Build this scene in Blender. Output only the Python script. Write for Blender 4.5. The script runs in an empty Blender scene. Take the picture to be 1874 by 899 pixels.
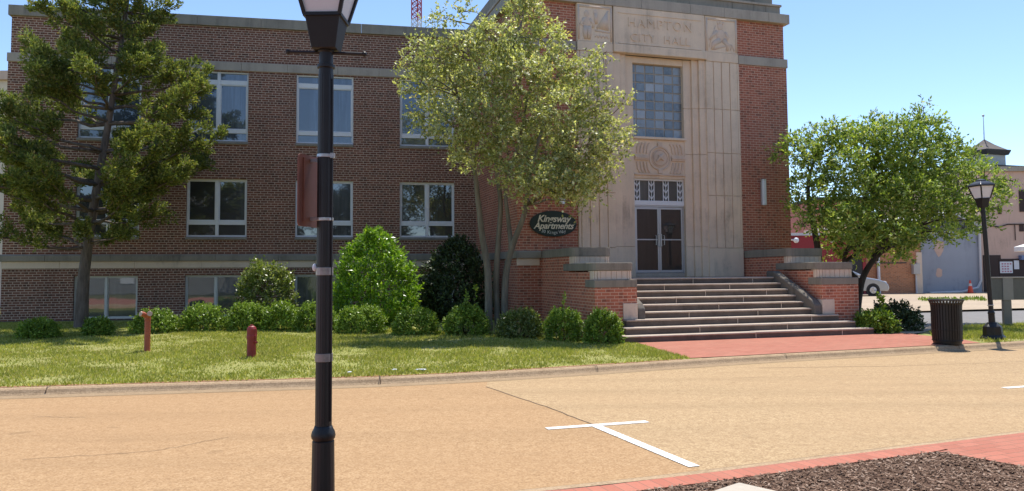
import bpy, math, random
import numpy as np
from mathutils import Matrix, Vector

rng = np.random.default_rng(7)
random.seed(7)
S = bpy.context.scene
COL = S.collection
R = math.radians

# ------------------------------------------------------------------ camera
FPX = 1400.0                       # focal length in pixels of the 1874 px wide photograph
PITCH = math.atan(80 / 1400)
ROLL = -0.007
EYE = 1.65
cam_d = bpy.data.cameras.new('camera')
cam = bpy.data.objects.new('camera', cam_d)
COL.objects.link(cam)
cam_d.sensor_fit = 'HORIZONTAL'
cam_d.sensor_width = 36
cam_d.lens = FPX / 1874 * 36
cam_d.shift_y = -(449.5 - 420) / 1874
cam_d.clip_start = 0.05
cam_d.clip_end = 3000
CAM_R = Matrix.Rotation(math.pi / 2 + PITCH, 3, 'X') @ Matrix.Rotation(ROLL, 3, 'Z')
cam.matrix_world = Matrix.Translation((0, 0, EYE)) @ CAM_R.to_4x4()
S.camera = cam

# ------------------------------------------------------------------ light
SUN_AZ, SUN_EL = R(22), R(68)      # azimuth to the right of straight ahead: the sun stands behind the building
w = bpy.data.worlds.new('World')
S.world = w
w.use_nodes = True
nt = w.node_tree
bg = nt.nodes['Background']
sky = nt.nodes.new('ShaderNodeTexSky')
sky.sky_type = 'NISHITA'
sky.sun_disc = False
sky.sun_elevation = SUN_EL
sky.sun_rotation = SUN_AZ
sky.air_density = 0.75
sky.dust_density = 0.0
sky.ozone_density = 2.2
nt.links.new(sky.outputs[0], bg.inputs[0])
bg.inputs[1].default_value = 0.125
sl = bpy.data.lights.new('sun', 'SUN')
sl.energy = 3.35
sl.angle = R(0.5)
sl.color = (1.0, 0.95, 0.87)
sun = bpy.data.objects.new('sun', sl)
COL.objects.link(sun)
sdir = Vector((math.sin(SUN_AZ) * math.cos(SUN_EL), math.cos(SUN_AZ) * math.cos(SUN_EL), math.sin(SUN_EL)))
sun.rotation_euler = (-sdir).to_track_quat('-Z', 'Y').to_euler()
sun.location = (0, 0, 60)
S.view_settings.view_transform = 'Standard'
S.view_settings.look = 'None'
S.view_settings.gamma = 1
S.view_settings.exposure = 0.95
S.view_settings.use_curve_mapping = False
S.cycles.max_bounces = 6
S.cycles.diffuse_bounces = 4
S.cycles.glossy_bounces = 3
S.cycles.transmission_bounces = 4
S.cycles.transparent_max_bounces = 6
S.cycles.caustics_reflective = False
S.cycles.caustics_refractive = False

# ------------------------------------------------------------------ helpers
def at(px, py, Y):
    """world point seen at a photo pixel, at the depth Y"""
    d = CAM_R @ Vector(((px - 937) / FPX, -(py - 420) / FPX, -1.0))
    return Vector((0, 0, EYE)) + d * (Y / d.y)

WM = {}
def link(o, M=None, parent=None):
    COL.objects.link(o)
    M = M if M is not None else Matrix.Identity(4)
    if parent is not None:
        o.parent = parent
        o.matrix_parent_inverse = WM[parent.name].inverted()
    o.matrix_basis = M
    WM[o.name] = M.copy()
    return o

def tag(o, label=None, cat=None, group=None, kind=None):
    if label: o['label'] = label
    if cat: o['category'] = cat
    if group: o['group'] = group
    if kind: o['kind'] = kind
    return o

def thing(name, label, cat, loc=(0, 0, 0), rz=0.0, group=None, M=None):
    o = bpy.data.objects.new(name, None)
    o.empty_display_size = 0.2
    link(o, M if M is not None else Matrix.Translation(loc) @ Matrix.Rotation(rz, 4, 'Z'))
    return tag(o, label, cat, group)

def copy_tree(o, M=None, parent=None, label=None):
    c = o.copy()
    COL.objects.link(c)
    if parent is not None: c.parent = parent
    if M is not None: c.matrix_basis = M
    if label: c['label'] = label
    WM[c.name] = c.matrix_basis.copy()
    for ch in list(o.children): copy_tree(ch, None, c)
    return c

class MB:
    def __init__(s): s.v = []; s.f = []
    def add(s, v, f):
        b = len(s.v); s.v += [tuple(p) for p in v]; s.f += [tuple(i + b for i in q) for q in f]; return s
    def box(s, x0, x1, y0, y1, z0, z1):
        return s.add([(x0, y0, z0), (x1, y0, z0), (x1, y1, z0), (x0, y1, z0), (x0, y0, z1), (x1, y0, z1), (x1, y1, z1), (x0, y1, z1)],
                     [(0, 3, 2, 1), (4, 5, 6, 7), (0, 1, 5, 4), (1, 2, 6, 5), (2, 3, 7, 6), (3, 0, 4, 7)])
    def prism(s, poly, z0, z1, axis='z', top=None):
        n = len(poly); top = top or poly
        def m(p, h):
            if axis == 'z': return (p[0], p[1], h)
            if axis == 'y': return (p[0], h, p[1])
            return (h, p[0], p[1])
        v = [m(p, z0) for p in poly] + [m(p, z1) for p in top]
        f = [tuple(range(n - 1, -1, -1)), tuple(range(n, 2 * n))] + [(i, (i + 1) % n, n + (i + 1) % n, n + i) for i in range(n)]
        if axis == 'y': f = [q[::-1] for q in f]
        return s.add(v, f)
    def tube(s, path, rad, n=8, cap=True):
        path = [Vector(p) for p in path]
        if not hasattr(rad, '__len__'): rad = [rad] * len(path)
        v = []; f = []; pu = None
        for i, p in enumerate(path):
            t = (path[min(i + 1, len(path) - 1)] - path[max(i - 1, 0)]).normalized()
            if pu is None:
                pu = t.orthogonal().normalized()
            else:
                pu = (pu - t * pu.dot(t))
                pu = pu.normalized() if pu.length > 1e-6 else t.orthogonal().normalized()
            q = t.cross(pu)
            for k in range(n):
                a = 2 * math.pi * k / n
                v.append(p + (pu * math.cos(a) + q * math.sin(a)) * rad[i])
        for i in range(len(path) - 1):
            for k in range(n):
                f.append((i * n + k, i * n + (k + 1) % n, (i + 1) * n + (k + 1) % n, (i + 1) * n + k))
        if cap:
            f.append(tuple(range(n - 1, -1, -1))); f.append(tuple((len(path) - 1) * n + k for k in range(n)))
        return s.add(v, f)
    def lathe(s, prof, n=20, c=(0, 0, 0), rot=0.0, sq=False):
        v = []; f = []
        for r, z in prof:
            for k in range(n):
                a = 2 * math.pi * k / n + rot
                v.append((c[0] + r * math.cos(a), c[1] + r * math.sin(a), c[2] + z))
        m = len(prof)
        for i in range(m - 1):
            for k in range(n):
                f.append((i * n + k, i * n + (k + 1) % n, (i + 1) * n + (k + 1) % n, (i + 1) * n + k))
        f.append(tuple(range(n - 1, -1, -1))); f.append(tuple((m - 1) * n + k for k in range(n)))
        return s.add(v, f)
    def sphere(s, c, r, n=10, m=6):
        rx = r if hasattr(r, '__len__') else (r, r, r)
        v = [(c[0], c[1], c[2] - rx[2])]
        for i in range(1, m):
            a = math.pi * i / m
            for k in range(n):
                b = 2 * math.pi * k / n
                v.append((c[0] + rx[0] * math.sin(a) * math.cos(b), c[1] + rx[1] * math.sin(a) * math.sin(b), c[2] - rx[2] * math.cos(a)))
        v.append((c[0], c[1], c[2] + rx[2]))
        f = [(0, 1 + (k + 1) % n, 1 + k) for k in range(n)]
        for i in range(m - 2):
            for k in range(n):
                f.append((1 + i * n + k, 1 + i * n + (k + 1) % n, 1 + (i + 1) * n + (k + 1) % n, 1 + (i + 1) * n + k))
        L = len(v) - 1
        f += [(L, 1 + (m - 2) * n + k, 1 + (m - 2) * n + (k + 1) % n) for k in range(n)]
        return s.add(v, f)
    def build(s, name, mat, parent=None, M=None, bevel=0.0, smooth=False, seg=2):
        me = bpy.data.meshes.new(name)
        me.from_pydata(s.v, [], s.f)
        me.update()
        if mat: me.materials.append(mat)
        o = bpy.data.objects.new(name, me)
        if M is None and parent is not None: M = WM[parent.name]
        link(o, M, parent)
        if smooth:
            me.polygons.foreach_set('use_smooth', [True] * len(me.polygons))
        if bevel > 0:
            b = o.modifiers.new('bevel', 'BEVEL'); b.width = bevel; b.segments = seg; b.limit_method = 'ANGLE'; b.angle_limit = R(35)
        return o

def poly_sheet(name, pts, z, mat, zf=None):
    me = bpy.data.meshes.new(name)
    me.from_pydata([(p[0], p[1], (zf(*p) if zf else z)) for p in pts], [], [tuple(range(len(pts)))])
    me.update()
    if me.polygons[0].normal.z < 0: me.flip_normals()
    me.materials.append(mat)
    o = bpy.data.objects.new(name, me)
    return tag(link(o), kind='structure')

def text_mb(s, size, depth, shear=0.0, offset=0.0, spacing=1.0):
    """text standing in the local x / z plane, front towards -y; returns verts, faces, width"""
    cu = bpy.data.curves.new('lettering', 'FONT')
    cu.body = s; cu.size = size; cu.extrude = depth; cu.shear = shear; cu.offset = offset
    cu.space_character = spacing; cu.align_x = 'CENTER'; cu.resolution_u = 4
    o = bpy.data.objects.new('lettering_source', cu)
    COL.objects.link(o)
    dg = bpy.context.evaluated_depsgraph_get()
    me = bpy.data.meshes.new_from_object(o.evaluated_get(dg))
    v = [(p.co.x, -p.co.z, p.co.y) for p in me.vertices]
    f = [tuple(p.vertices) for p in me.polygons]
    bpy.data.objects.remove(o); bpy.data.curves.remove(cu); bpy.data.meshes.remove(me)
    return v, f

# ------------------------------------------------------------------ materials
class NT:
    def __init__(s, name):
        s.m = bpy.data.materials.new(name); s.m.use_nodes = True
        s.t = s.m.node_tree; s.b = s.t.nodes['Principled BSDF']; s.out = s.t.nodes['Material Output']
    def n(s, typ, **kw):
        x = s.t.nodes.new('ShaderNode' + typ)
        for k, v in kw.items():
            if k.startswith('_'): setattr(x, k[1:], v)
            else:
                key = k.replace('__', ' ')
                x.inputs[key].default_value = v
        return x
    def l(s, a, b): s.t.links.new(a, b)
    def coord(s, kind='Object'): return s.n('TexCoord').outputs[kind]
    def noise(s, vec, scale, detail=4, rough=0.6):
        x = s.n('TexNoise', Scale=scale, Detail=detail, Roughness=rough); s.l(vec, x.inputs['Vector']); return x.outputs['Fac']
    def ramp(s, fac, stops, interp='LINEAR'):
        x = s.n('ValToRGB'); x.color_ramp.interpolation = interp
        e = x.color_ramp.elements
        while len(e) < len(stops): e.new(0.5)
        for i, (p, c) in enumerate(stops):
            e[i].position = p; e[i].color = (*c, 1) if hasattr(c, '__len__') else (c, c, c, 1)
        s.l(fac, x.inputs[0]); return x.outputs[0]
    def mix(s, fac, a, b, mode='MIX'):
        x = s.n('Mix', _data_type='RGBA', _blend_type=mode)
        for sock, val in ((x.inputs[0], fac), (x.inputs[6], a), (x.inputs[7], b)):
            if hasattr(val, 'is_output'): s.l(val, sock)
            elif hasattr(val, '__len__'): sock.default_value = (*val, 1)
            else: sock.default_value = val
        return x.outputs[2]
    def math(s, op, a, b=0.0, clamp=False):
        x = s.n('Math', _operation=op, _use_clamp=clamp)
        for sock, val in ((x.inputs[0], a), (x.inputs[1], b)):
            if hasattr(val, 'is_output'): s.l(val, sock)
            else: sock.default_value = val
        return x.outputs[0]
    def bump(s, h, strength, dist=0.01):
        x = s.n('Bump', Strength=strength, Distance=dist); s.l(h, x.inputs['Height']); s.l(x.outputs[0], s.b.inputs['Normal']); return x
    def base(s, c):
        if hasattr(c, 'is_output'): s.l(c, s.b.inputs['Base Color'])
        else: s.b.inputs['Base Color'].default_value = (*c, 1)
    def set(s, **kw):
        for k, v in kw.items(): s.b.inputs[k.replace('__', ' ')].default_value = v
        return s

def plain(name, c, rough=0.6, metal=0.0, spec=0.5, var=0.12, scale=6.0, bump=0.0):
    t = NT(name); v = t.coord()
    f = t.noise(v, scale, 5)
    t.base(t.mix(f, [x * (1 - var) for x in c], [min(1, x * (1 + var)) for x in c]))
    t.set(Roughness=rough, Metallic=metal)
    t.b.inputs['Specular IOR Level'].default_value = spec
    if bump: t.bump(t.noise(v, scale * 8, 4), bump, 0.01)
    return t.m

def wall_vec(t):
    """brick coordinates on upright walls: along the wall, height"""
    tc = t.n('TexCoord')
    sp = t.n('SeparateXYZ'); t.l(tc.outputs['Object'], sp.inputs[0])
    sn = t.n('SeparateXYZ'); t.l(tc.outputs['Normal'], sn.inputs[0])
    ax = t.math('GREATER_THAN', t.math('ABSOLUTE', sn.outputs[0]), 0.7)
    mx = t.n('Mix', _data_type='FLOAT'); t.l(ax, mx.inputs[0]); t.l(sp.outputs[0], mx.inputs[2]); t.l(sp.outputs[1], mx.inputs[3])
    cb = t.n('CombineXYZ'); t.l(mx.outputs[0], cb.inputs[0]); t.l(sp.outputs[2], cb.inputs[1])
    return cb.outputs[0], sp, tc.outputs['Object']

def brick_mat(name, c1, c2, dark, mortar, course=0.0745, length=0.215, msize=0.0085, header=True):
    t = NT(name); v, sp, ob = wall_vec(t)
    def br(wd, off):
        b = t.n('TexBrick', Scale=1.0, Mortar__Size=msize, Mortar__Smooth=0.2, Bias=-0.1, Brick__Width=wd, Row__Height=course, _offset=off)
        b.inputs['Color1'].default_value = (*c1, 1); b.inputs['Color2'].default_value = (*c2, 1); b.inputs['Mortar'].default_value = (*mortar, 1)
        t.l(v, b.inputs['Vector']); return b
    b1 = br(length, 0.5)
    col, fac = b1.outputs['Color'], b1.outputs['Fac']
    if header:
        b2 = br(length / 2, 0.5)
        row = t.math('FLOOR', t.math('DIVIDE', sp.outputs[2], course))
        isx = t.math('LESS_THAN', t.math('ABSOLUTE', t.math('MODULO', row, 6.0)), 0.5)
        col = t.mix(isx, col, b2.outputs['Color'])
        m = t.n('Mix', _data_type='FLOAT'); t.l(isx, m.inputs[0]); t.l(fac, m.inputs[2]); t.l(b2.outputs['Fac'], m.inputs[3]); fac = m.outputs[0]
        col = t.mix(t.math('MULTIPLY', isx, 0.22), col, dark)
    # single dark burnt bricks and large weather patches
    wn = t.n('TexWhiteNoise', _noise_dimensions='2D')
    snap = t.n('VectorMath', _operation='SNAP'); t.l(v, snap.inputs[0]); snap.inputs[1].default_value = (length / 2, course, 1)
    t.l(snap.outputs[0], wn.inputs['Vector'])
    burnt = t.math('GREATER_THAN', wn.outputs['Value'], 0.86)
    inb = t.math('SUBTRACT', 1.0, fac)
    col = t.mix(t.math('MULTIPLY', t.math('MULTIPLY', burnt, inb), 0.6), col, dark)
    big = t.noise(ob, 0.55, 5, 0.65)
    col = t.mix(t.ramp(big, [(0.35, 0.0), (0.75, 0.32)]), col, dark)
    st = t.n('Mapping'); st.inputs['Scale'].default_value = (1.6, 1.6, 0.12); t.l(ob, st.inputs[0])
    streak = t.noise(st.outputs[0], 1.5, 5, 0.7)
    col = t.mix(t.ramp(streak, [(0.5, 0.0), (0.8, 0.28)]), col, dark)
    fine = t.noise(ob, 45, 3)
    col = t.mix(t.ramp(fine, [(0.3, 0.0), (0.9, 0.3)]), col, [min(1, x * 1.7) for x in c1])
    t.base(col); t.set(Roughness=0.88)
    t.b.inputs['Specular IOR Level'].default_value = 0.25
    t.bump(t.math('ADD', inb, t.math('MULTIPLY', fine, 0.4)), 0.6, 0.006)
    return t.m

def stone_mat(name, c, dark, scale=1.2, joint=None, streak=0.5, rough=0.85):
    t = NT(name); ob = t.coord()
    n1 = t.noise(ob, scale, 6, 0.65); n2 = t.noise(ob, 26, 5, 0.7)
    col = t.mix(t.ramp(n1, [(0.35, 0.0), (0.8, 0.45)]), c, dark)
    st = t.n('Mapping'); st.inputs['Scale'].default_value = (2.2, 2.2, 0.16); t.l(ob, st.inputs[0])
    n3 = t.noise(st.outputs[0], 1.4, 6, 0.75)
    col = t.mix(t.ramp(n3, [(0.48, 0.0), (0.85, streak)]), col, dark)
    col = t.mix(t.ramp(n2, [(0.35, 0.0), (0.75, 0.22)]), col, [min(1, x * 1.2) for x in c])
    n4 = t.noise(ob, .8, 7, .72)
    s4 = t.noise(st.outputs[0], 3.2, 5, .7)
    soot = t.math('MULTIPLY', t.ramp(n4, [(.50, 0.0), (.66, 1.0)]), t.ramp(s4, [(.42, 0.0), (.66, .6)]))
    col = t.mix(soot, col, [x * .55 for x in dark])
    t.base(col); t.set(Roughness=rough); t.b.inputs['Specular IOR Level'].default_value = 0.25
    t.bump(n2, 0.35, 0.006)
    return t.m

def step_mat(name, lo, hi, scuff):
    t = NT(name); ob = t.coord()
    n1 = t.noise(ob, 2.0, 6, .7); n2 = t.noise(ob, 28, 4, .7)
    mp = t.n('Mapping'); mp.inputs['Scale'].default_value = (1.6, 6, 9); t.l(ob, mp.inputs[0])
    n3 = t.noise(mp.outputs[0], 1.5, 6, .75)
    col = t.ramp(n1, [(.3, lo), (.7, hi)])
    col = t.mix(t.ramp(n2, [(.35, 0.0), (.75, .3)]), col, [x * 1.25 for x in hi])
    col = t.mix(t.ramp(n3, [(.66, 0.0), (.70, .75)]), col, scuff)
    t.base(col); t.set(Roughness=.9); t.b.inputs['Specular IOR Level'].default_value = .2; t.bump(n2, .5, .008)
    return t.m

def glass_mat(name, base, refl, rough=0.02, wav=0.15):
    t = NT(name); ob = t.n('NewGeometry').outputs['Position']
    n = t.noise(ob, 1.7, 3)
    col = t.mix(n, [x * 0.6 for x in base], [x * 1.4 for x in base])
    mp = t.n('Mapping'); mp.inputs['Scale'].default_value = (1, 1, .06); t.l(ob, mp.inputs[0])
    fold = t.noise(mp.outputs[0], 9, 3)
    part = t.noise(mp.outputs[0], .9, 1)
    col = t.mix(t.math('MULTIPLY', t.ramp(fold, [(.4, 0.0), (.65, 1.0)]), t.ramp(part, [(.48, 0.0), (.6, .7)])), col, [min(1, x * 3.2 + .01) for x in base])
    t.base(col); t.set(Roughness=0.35)
    g = t.n('BsdfGlossy'); g.inputs['Roughness'].default_value = rough; g.inputs['Color'].default_value = (0.95, 0.97, 1, 1)
    bp = t.n('Bump', Strength=wav, Distance=0.01); t.l(t.noise(ob, 1.3, 2), bp.inputs['Height']); t.l(bp.outputs[0], g.inputs['Normal'])
    fr = t.n('LayerWeight', Blend=0.35)
    f = t.math('ADD', t.math('MULTIPLY', fr.outputs['Fresnel'], 0.6), refl, True)
    ms = t.n('MixShader'); t.l(f, ms.inputs[0]); t.l(t.b.outputs[0], ms.inputs[1]); t.l(g.outputs[0], ms.inputs[2])
    t.l(ms.outputs[0], t.out.inputs[0])
    return t.m

def leaf_mat(name, stops, trans=0.35, rough=0.45, spec=0.4, clump=(0.7, 1.25), cs=1.1):
    t = NT(name); g = t.n('NewGeometry')
    rnd = g.outputs['Random Per Island']
    col = t.ramp(rnd, stops)
    nz = t.noise(t.coord(), cs, 3)
    col = t.mix(1.0, col, t.ramp(nz, [(0.3, (clump[0],) * 3), (0.7, (min(clump[1], 1),) * 3)]), 'MULTIPLY')
    t.base(col); t.set(Roughness=rough); t.b.inputs['Specular IOR Level'].default_value = spec
    tr = t.n('BsdfTranslucent'); 
    t.l(t.mix(1.0, col, (1.25, 1.3, 0.6), 'MULTIPLY'), tr.inputs[0])
    ms = t.n('MixShader'); ms.inputs[0].default_value = trans
    t.l(t.b.outputs[0], ms.inputs[1]); t.l(tr.outputs[0], ms.inputs[2]); t.l(ms.outputs[0], t.out.inputs[0])
    return t.m

def bark_mat(name, c1, c2, scale=9):
    t = NT(name); ob = t.coord()
    mp = t.n('Mapping'); mp.inputs['Scale'].default_value = (1, 1, 0.18); t.l(ob, mp.inputs[0])
    n = t.noise(mp.outputs[0], scale, 7, 0.7)
    t.base(t.ramp(n, [(0.3, c1), (0.7, c2)])); t.set(Roughness=0.9); t.bump(n, 0.9, 0.03)
    return t.m

M_brick = brick_mat('brown_brick', (0.225, 0.092, 0.058), (0.135, 0.058, 0.040), (0.035, 0.024, 0.021), (0.60, 0.46, 0.35), msize=0.0105)
M_brick_red = brick_mat('red_brick', (0.45, 0.155, 0.095), (0.33, 0.112, 0.07), (0.10, 0.05, 0.038), (0.62, 0.44, 0.32), header=False)
M_brick_pier = brick_mat('pier_brick', (0.56, 0.185, 0.105), (0.42, 0.135, 0.08), (0.14, 0.06, 0.045), (0.72, 0.50, 0.36), header=False)  # brighter copy of the bay brick: bounced light put into its colour
M_stone = stone_mat('buff_limestone', (0.80, 0.625, 0.46), (0.46, 0.365, 0.28), streak=0.7)
M_stone_dark = stone_mat('weathered_stone', (0.31, 0.275, 0.22), (0.10, 0.09, 0.075), streak=0.85)
M_band = stone_mat('grey_band_stone', (0.44, 0.38, 0.31), (0.2, 0.175, 0.145), streak=0.7)
M_lightstone = stone_mat('pale_stone', (0.76, 0.61, 0.47), (0.5, 0.39, 0.3), streak=0.35)
M_plinth = stone_mat('dark_plinth', (0.10, 0.09, 0.08), (0.05, 0.045, 0.04))
M_tread = step_mat('worn_sunlit_concrete', (.36, .29, .23), (.54, .45, .37), (.62, .54, .45))  # worn concrete, its colour lightened for the sun on the tread tops
M_riser = step_mat('stained_shaded_riser', (.085, .066, .052), (.17, .135, .11), (.40, .35, .30))  # stains, with the shade of the upright faces painted in as darker colour
M_white = plain('white_paint', (0.74, 0.75, 0.76), 0.45, var=0.04)
M_cream = plain('cream_paint', (0.62, 0.60, 0.54), 0.5, var=0.06)
M_alu = plain('brushed_aluminium', (0.62, 0.62, 0.62), 0.38, 0.75, var=0.06)
M_black = plain('black_enamel', (0.011, 0.0105, 0.010), 0.5, var=0.4, scale=14, bump=0.12)
M_blackm = plain('worn_black_metal', (0.011, 0.009, 0.008), 0.55, var=0.5, scale=20)
M_rust = plain('rusty_red_sign', (0.19, 0.066, 0.038), 0.6, var=0.3, scale=8)
M_tape = plain('silver_tape', (0.5, 0.5, 0.5), 0.35, 0.6, var=0.3, scale=30)
M_hyd = plain('weathered_red_paint', (0.36, 0.085, 0.045), 0.6, var=0.35, scale=14)
M_hyd2 = plain('dark_red_paint', (0.25, 0.02, 0.022), 0.5, var=0.3, scale=14)
M_sky_glass = glass_mat('upper_window_glass', (0.030, 0.042, 0.060), 0.075)
M_glass = glass_mat('window_glass', (0.014, 0.015, 0.015), 0.11)
M_bglass = glass_mat('basement_glass', (0.055, 0.056, 0.050), 0.13)
M_door_glass = glass_mat('door_glass', (0.012, 0.009, 0.008), 0.05)
M_frost = plain('frosted_lantern_glass', (0.72, 0.74, 0.76), 0.3, var=0.05)
M_sign_green = plain('dark_green_sign', (0.006, 0.024, 0.016), 0.5, var=0.2)
M_gold = plain('cream_lettering', (0.75, 0.70, 0.52), 0.5, var=0.05)

# ------------------------------------------------------------------ ground
KERB = [(-60, 2.0), (-30, 6.2), (-16, 8.95), (-11, 9.95), (-7.04, 10.66), (-5.69, 10.90), (-4.24, 11.14), (-2.06, 11.50), (-0.75, 11.90), (0.54, 12.40), (1.94, 13.01),
        (3.31, 13.66), (5.23, 14.42), (7.07, 15.10), (8.97, 15.80), (11.0, 16.56), (16, 18.4), (24, 21.2), (45, 28)]
def kerb_y(x): return float(np.interp(x, [k[0] for k in KERB], [k[1] for k in KERB]))
def H(x, y):
    """height of lawn and plaza"""
    d = max(0.0, y - kerb_y(x) - 0.15)
    s = min(1, max(0, (2.2 - x) / 2.5))
    z = 0.10 + 0.0175 * min(d, 11) * s
    if x > 6:
        z += 0.20 * min(1, max(0, (y - 26) / 12))
    return z

def ground_mat(name, stops, s1, s2, rough=0.95, bump=0.4, patch=None, ps=0.35):
    t = NT(name); ob = t.coord()
    a = t.noise(ob, s1, 6, 0.75); b = t.noise(ob, s2, 2, 0.5)
    f = t.math('ADD', t.math('MULTIPLY', a, 0.45), t.math('MULTIPLY', b, 0.55))
    col = t.ramp(f, stops)
    if patch:
        p = t.noise(ob, ps, 5, 0.6)
        col = t.mix(t.ramp(p, [(0.42, 0.0), (0.7, 0.6)]), col, patch)
    t.base(col); t.set(Roughness=rough); t.b.inputs['Specular IOR Level'].default_value = 0.2
    t.bump(b, bump, 0.01)
    return t

def road_mat(name, dk, md, lt, tint):
    t = NT(name); ob = t.coord()
    vo = t.n('TexVoronoi', Scale=64.0); t.l(ob, vo.inputs['Vector'])
    wn = t.n('TexWhiteNoise', _noise_dimensions='3D'); t.l(vo.outputs['Position'], wn.inputs['Vector'])
    a = t.noise(ob, 9.0, 6, 0.8); c = t.noise(ob, 0.28, 5, 0.6)
    f = t.math('ADD', t.math('MULTIPLY', wn.outputs['Value'], 0.36), t.math('MULTIPLY', a, 0.64))
    dk = [.85 * a_ + .15 * b_ for a_, b_ in zip(dk, md)]; lt = [.95 * a_ + .05 * b_ for a_, b_ in zip(lt, md)]
    col = t.ramp(f, [(0.22, dk), (0.5, md), (0.8, lt)])
    col = t.mix(t.ramp(c, [(0.38, 0.0), (0.72, 0.5)]), col, tint)
    st = t.noise(ob, 1.1, 6, 0.7)
    col = t.mix(t.ramp(st, [(0.60, 0.0), (0.75, 0.28)]), col, [x * 0.55 for x in md])
    mp = t.n('Mapping'); mp.inputs['Rotation'].default_value = (0, 0, -0.36); mp.inputs['Scale'].default_value = (.07, 1.1, 1); t.l(ob, mp.inputs[0])
    ln = t.noise(mp.outputs[0], 1.3, 4, .6)
    col = t.mix(t.ramp(ln, [(.45, 0.0), (.68, .30)]), col, [x * .68 for x in md])
    sp_ = t.noise(ob, 2.4, 2, .4)
    col = t.mix(t.ramp(sp_, [(.70, 0.0), (.76, .35)]), col, [x * .5 for x in md])
    t.base(col); t.set(Roughness=0.92); t.b.inputs['Specular IOR Level'].default_value = 0.2
    t.bump(wn.outputs['Value'], 0.35, 0.006)
    return t.m
M_road = road_mat('pale_aggregate_road', (0.22, 0.14, 0.078), (0.40, 0.275, 0.15), (0.56, 0.42, 0.25), (0.40, 0.265, 0.145))
M_road2 = road_mat('orange_aggregate_road', (0.23, 0.135, 0.068), (0.39, 0.245, 0.125), (0.51, 0.35, 0.20), (0.37, 0.225, 0.115))
M_conc = ground_mat('kerb_concrete', [(0.3, (0.23, 0.155, 0.09)), (0.55, (0.42, 0.30, 0.185)), (0.8, (0.52, 0.39, 0.26))], 6, 45).m
M_lot = ground_mat('lot_concrete', [(0.3, (0.34, 0.27, 0.19)), (0.6, (0.45, 0.36, 0.26)), (0.85, (0.52, 0.44, 0.33))], 1.2, 9, patch=(0.33, 0.26, 0.2)).m
M_asph = ground_mat('grey_asphalt', [(0.3, (0.16, 0.15, 0.145)), (0.7, (0.25, 0.24, 0.23))], 2, 40).m
M_soil = ground_mat('dry_lawn_soil', [(0.3, (0.19, 0.20, 0.055)), (0.55, (0.27, 0.275, 0.08)), (0.8, (0.34, 0.31, 0.125))], 2.2, 22, patch=(0.32, 0.285, 0.125), ps=0.8).m
M_field = ground_mat('far_ground', [(0.3, (0.07, 0.08, 0.03)), (0.7, (0.14, 0.13, 0.06))], 0.2, 3).m
M_mulch0 = ground_mat('mulch_soil', [(0.3, (0.05, 0.028, 0.018)), (0.6, (0.12, 0.07, 0.045)), (0.8, (0.2, 0.13, 0.09))], 9, 60, bump=0.9).m

def paver_mat(name, c1, c2, joint, rot=0.3, wd=0.2, rh=0.1):
    t = NT(name); ob = t.coord()
    mp = t.n('Mapping'); mp.inputs['Rotation'].default_value = (0, 0, -rot); t.l(ob, mp.inputs[0])
    b = t.n('TexBrick', Scale=1.0, Mortar__Size=0.004, Mortar__Smooth=0.3, Brick__Width=wd, Row__Height=rh)
    b.inputs['Color1'].default_value = (*c1, 1); b.inputs['Color2'].default_value = (*c2, 1); b.inputs['Mortar'].default_value = (*joint, 1)
    t.l(mp.outputs[0], b.inputs['Vector'])
    n = t.noise(ob, 1.1, 6, 0.7); n2 = t.noise(ob, 30, 3)
    col = t.mix(t.ramp(n, [(0.35, 0.0), (0.75, 0.35)]), b.outputs['Color'], (0.42, 0.23, 0.16))
    col = t.mix(t.ramp(n2, [(0.4, 0.0), (0.8, 0.25)]), col, [x * 0.6 for x in c1])
    t.base(col); t.set(Roughness=0.9); t.b.inputs['Specular IOR Level'].default_value = 0.2
    t.bump(t.math('SUBTRACT', 1.0, b.outputs['Fac']), 0.5, 0.005)
    return t.m
M_paver = paver_mat('red_paving_brick', (0.43, 0.165, 0.115), (0.36, 0.13, 0.09), (0.25, 0.15, 0.10))

# one ground sheet out to the horizon
poly_sheet('ground', [(-1500, -1500), (1500, -1500), (1500, 1500), (-1500, 1500)], -0.03, M_field)

# near pavement edge (towards the camera) and the road between the two kerbs
NEAR = [(-60, -6.0), (-20, 1.6), (-8, 3.6), (-3, 4.75), (-0.16, 5.58), (0.65, 5.82), (1.56, 6.18), (2.61, 6.62), (3.79, 7.10), (4.98, 7.58), (8, 8.75), (14, 11.0), (45, 21)]
SEAM = [(-0.39, 11.9), (-0.39, 11.25), (0.41, 9.54), (0.86, 8.43), (1.53, 6.58), (1.62, 6.3)]
def strip_poly(x0, x1, up, lo):
    xs = sorted({x0, x1} | {k[0] for k in up + lo if x0 < k[0] < x1})
    fy = lambda L, x: float(np.interp(x, [k[0] for k in L], [k[1] for k in L]))
    return [(x, fy(lo, x)) for x in xs], [(x, fy(up, x)) for x in xs]
lo1, up1 = strip_poly(-60, 1.60, KERB, NEAR)
lo2, up2 = strip_poly(-0.39, 45, KERB, NEAR)
up1b = [p for p in up1 if p[0] <= -0.39]
lo2b = [p for p in lo2 if p[0] >= 1.6]
poly_sheet('road', lo1 + SEAM[::-1][1:-1] + [(-0.39, kerb_y(-0.39))] + up1b[::-1], 0.0, M_road2)
poly_sheet('road', SEAM[1:-1] + [(1.6, 6.2)] + lo2b + up2[::-1], 0.0, M_road)
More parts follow.
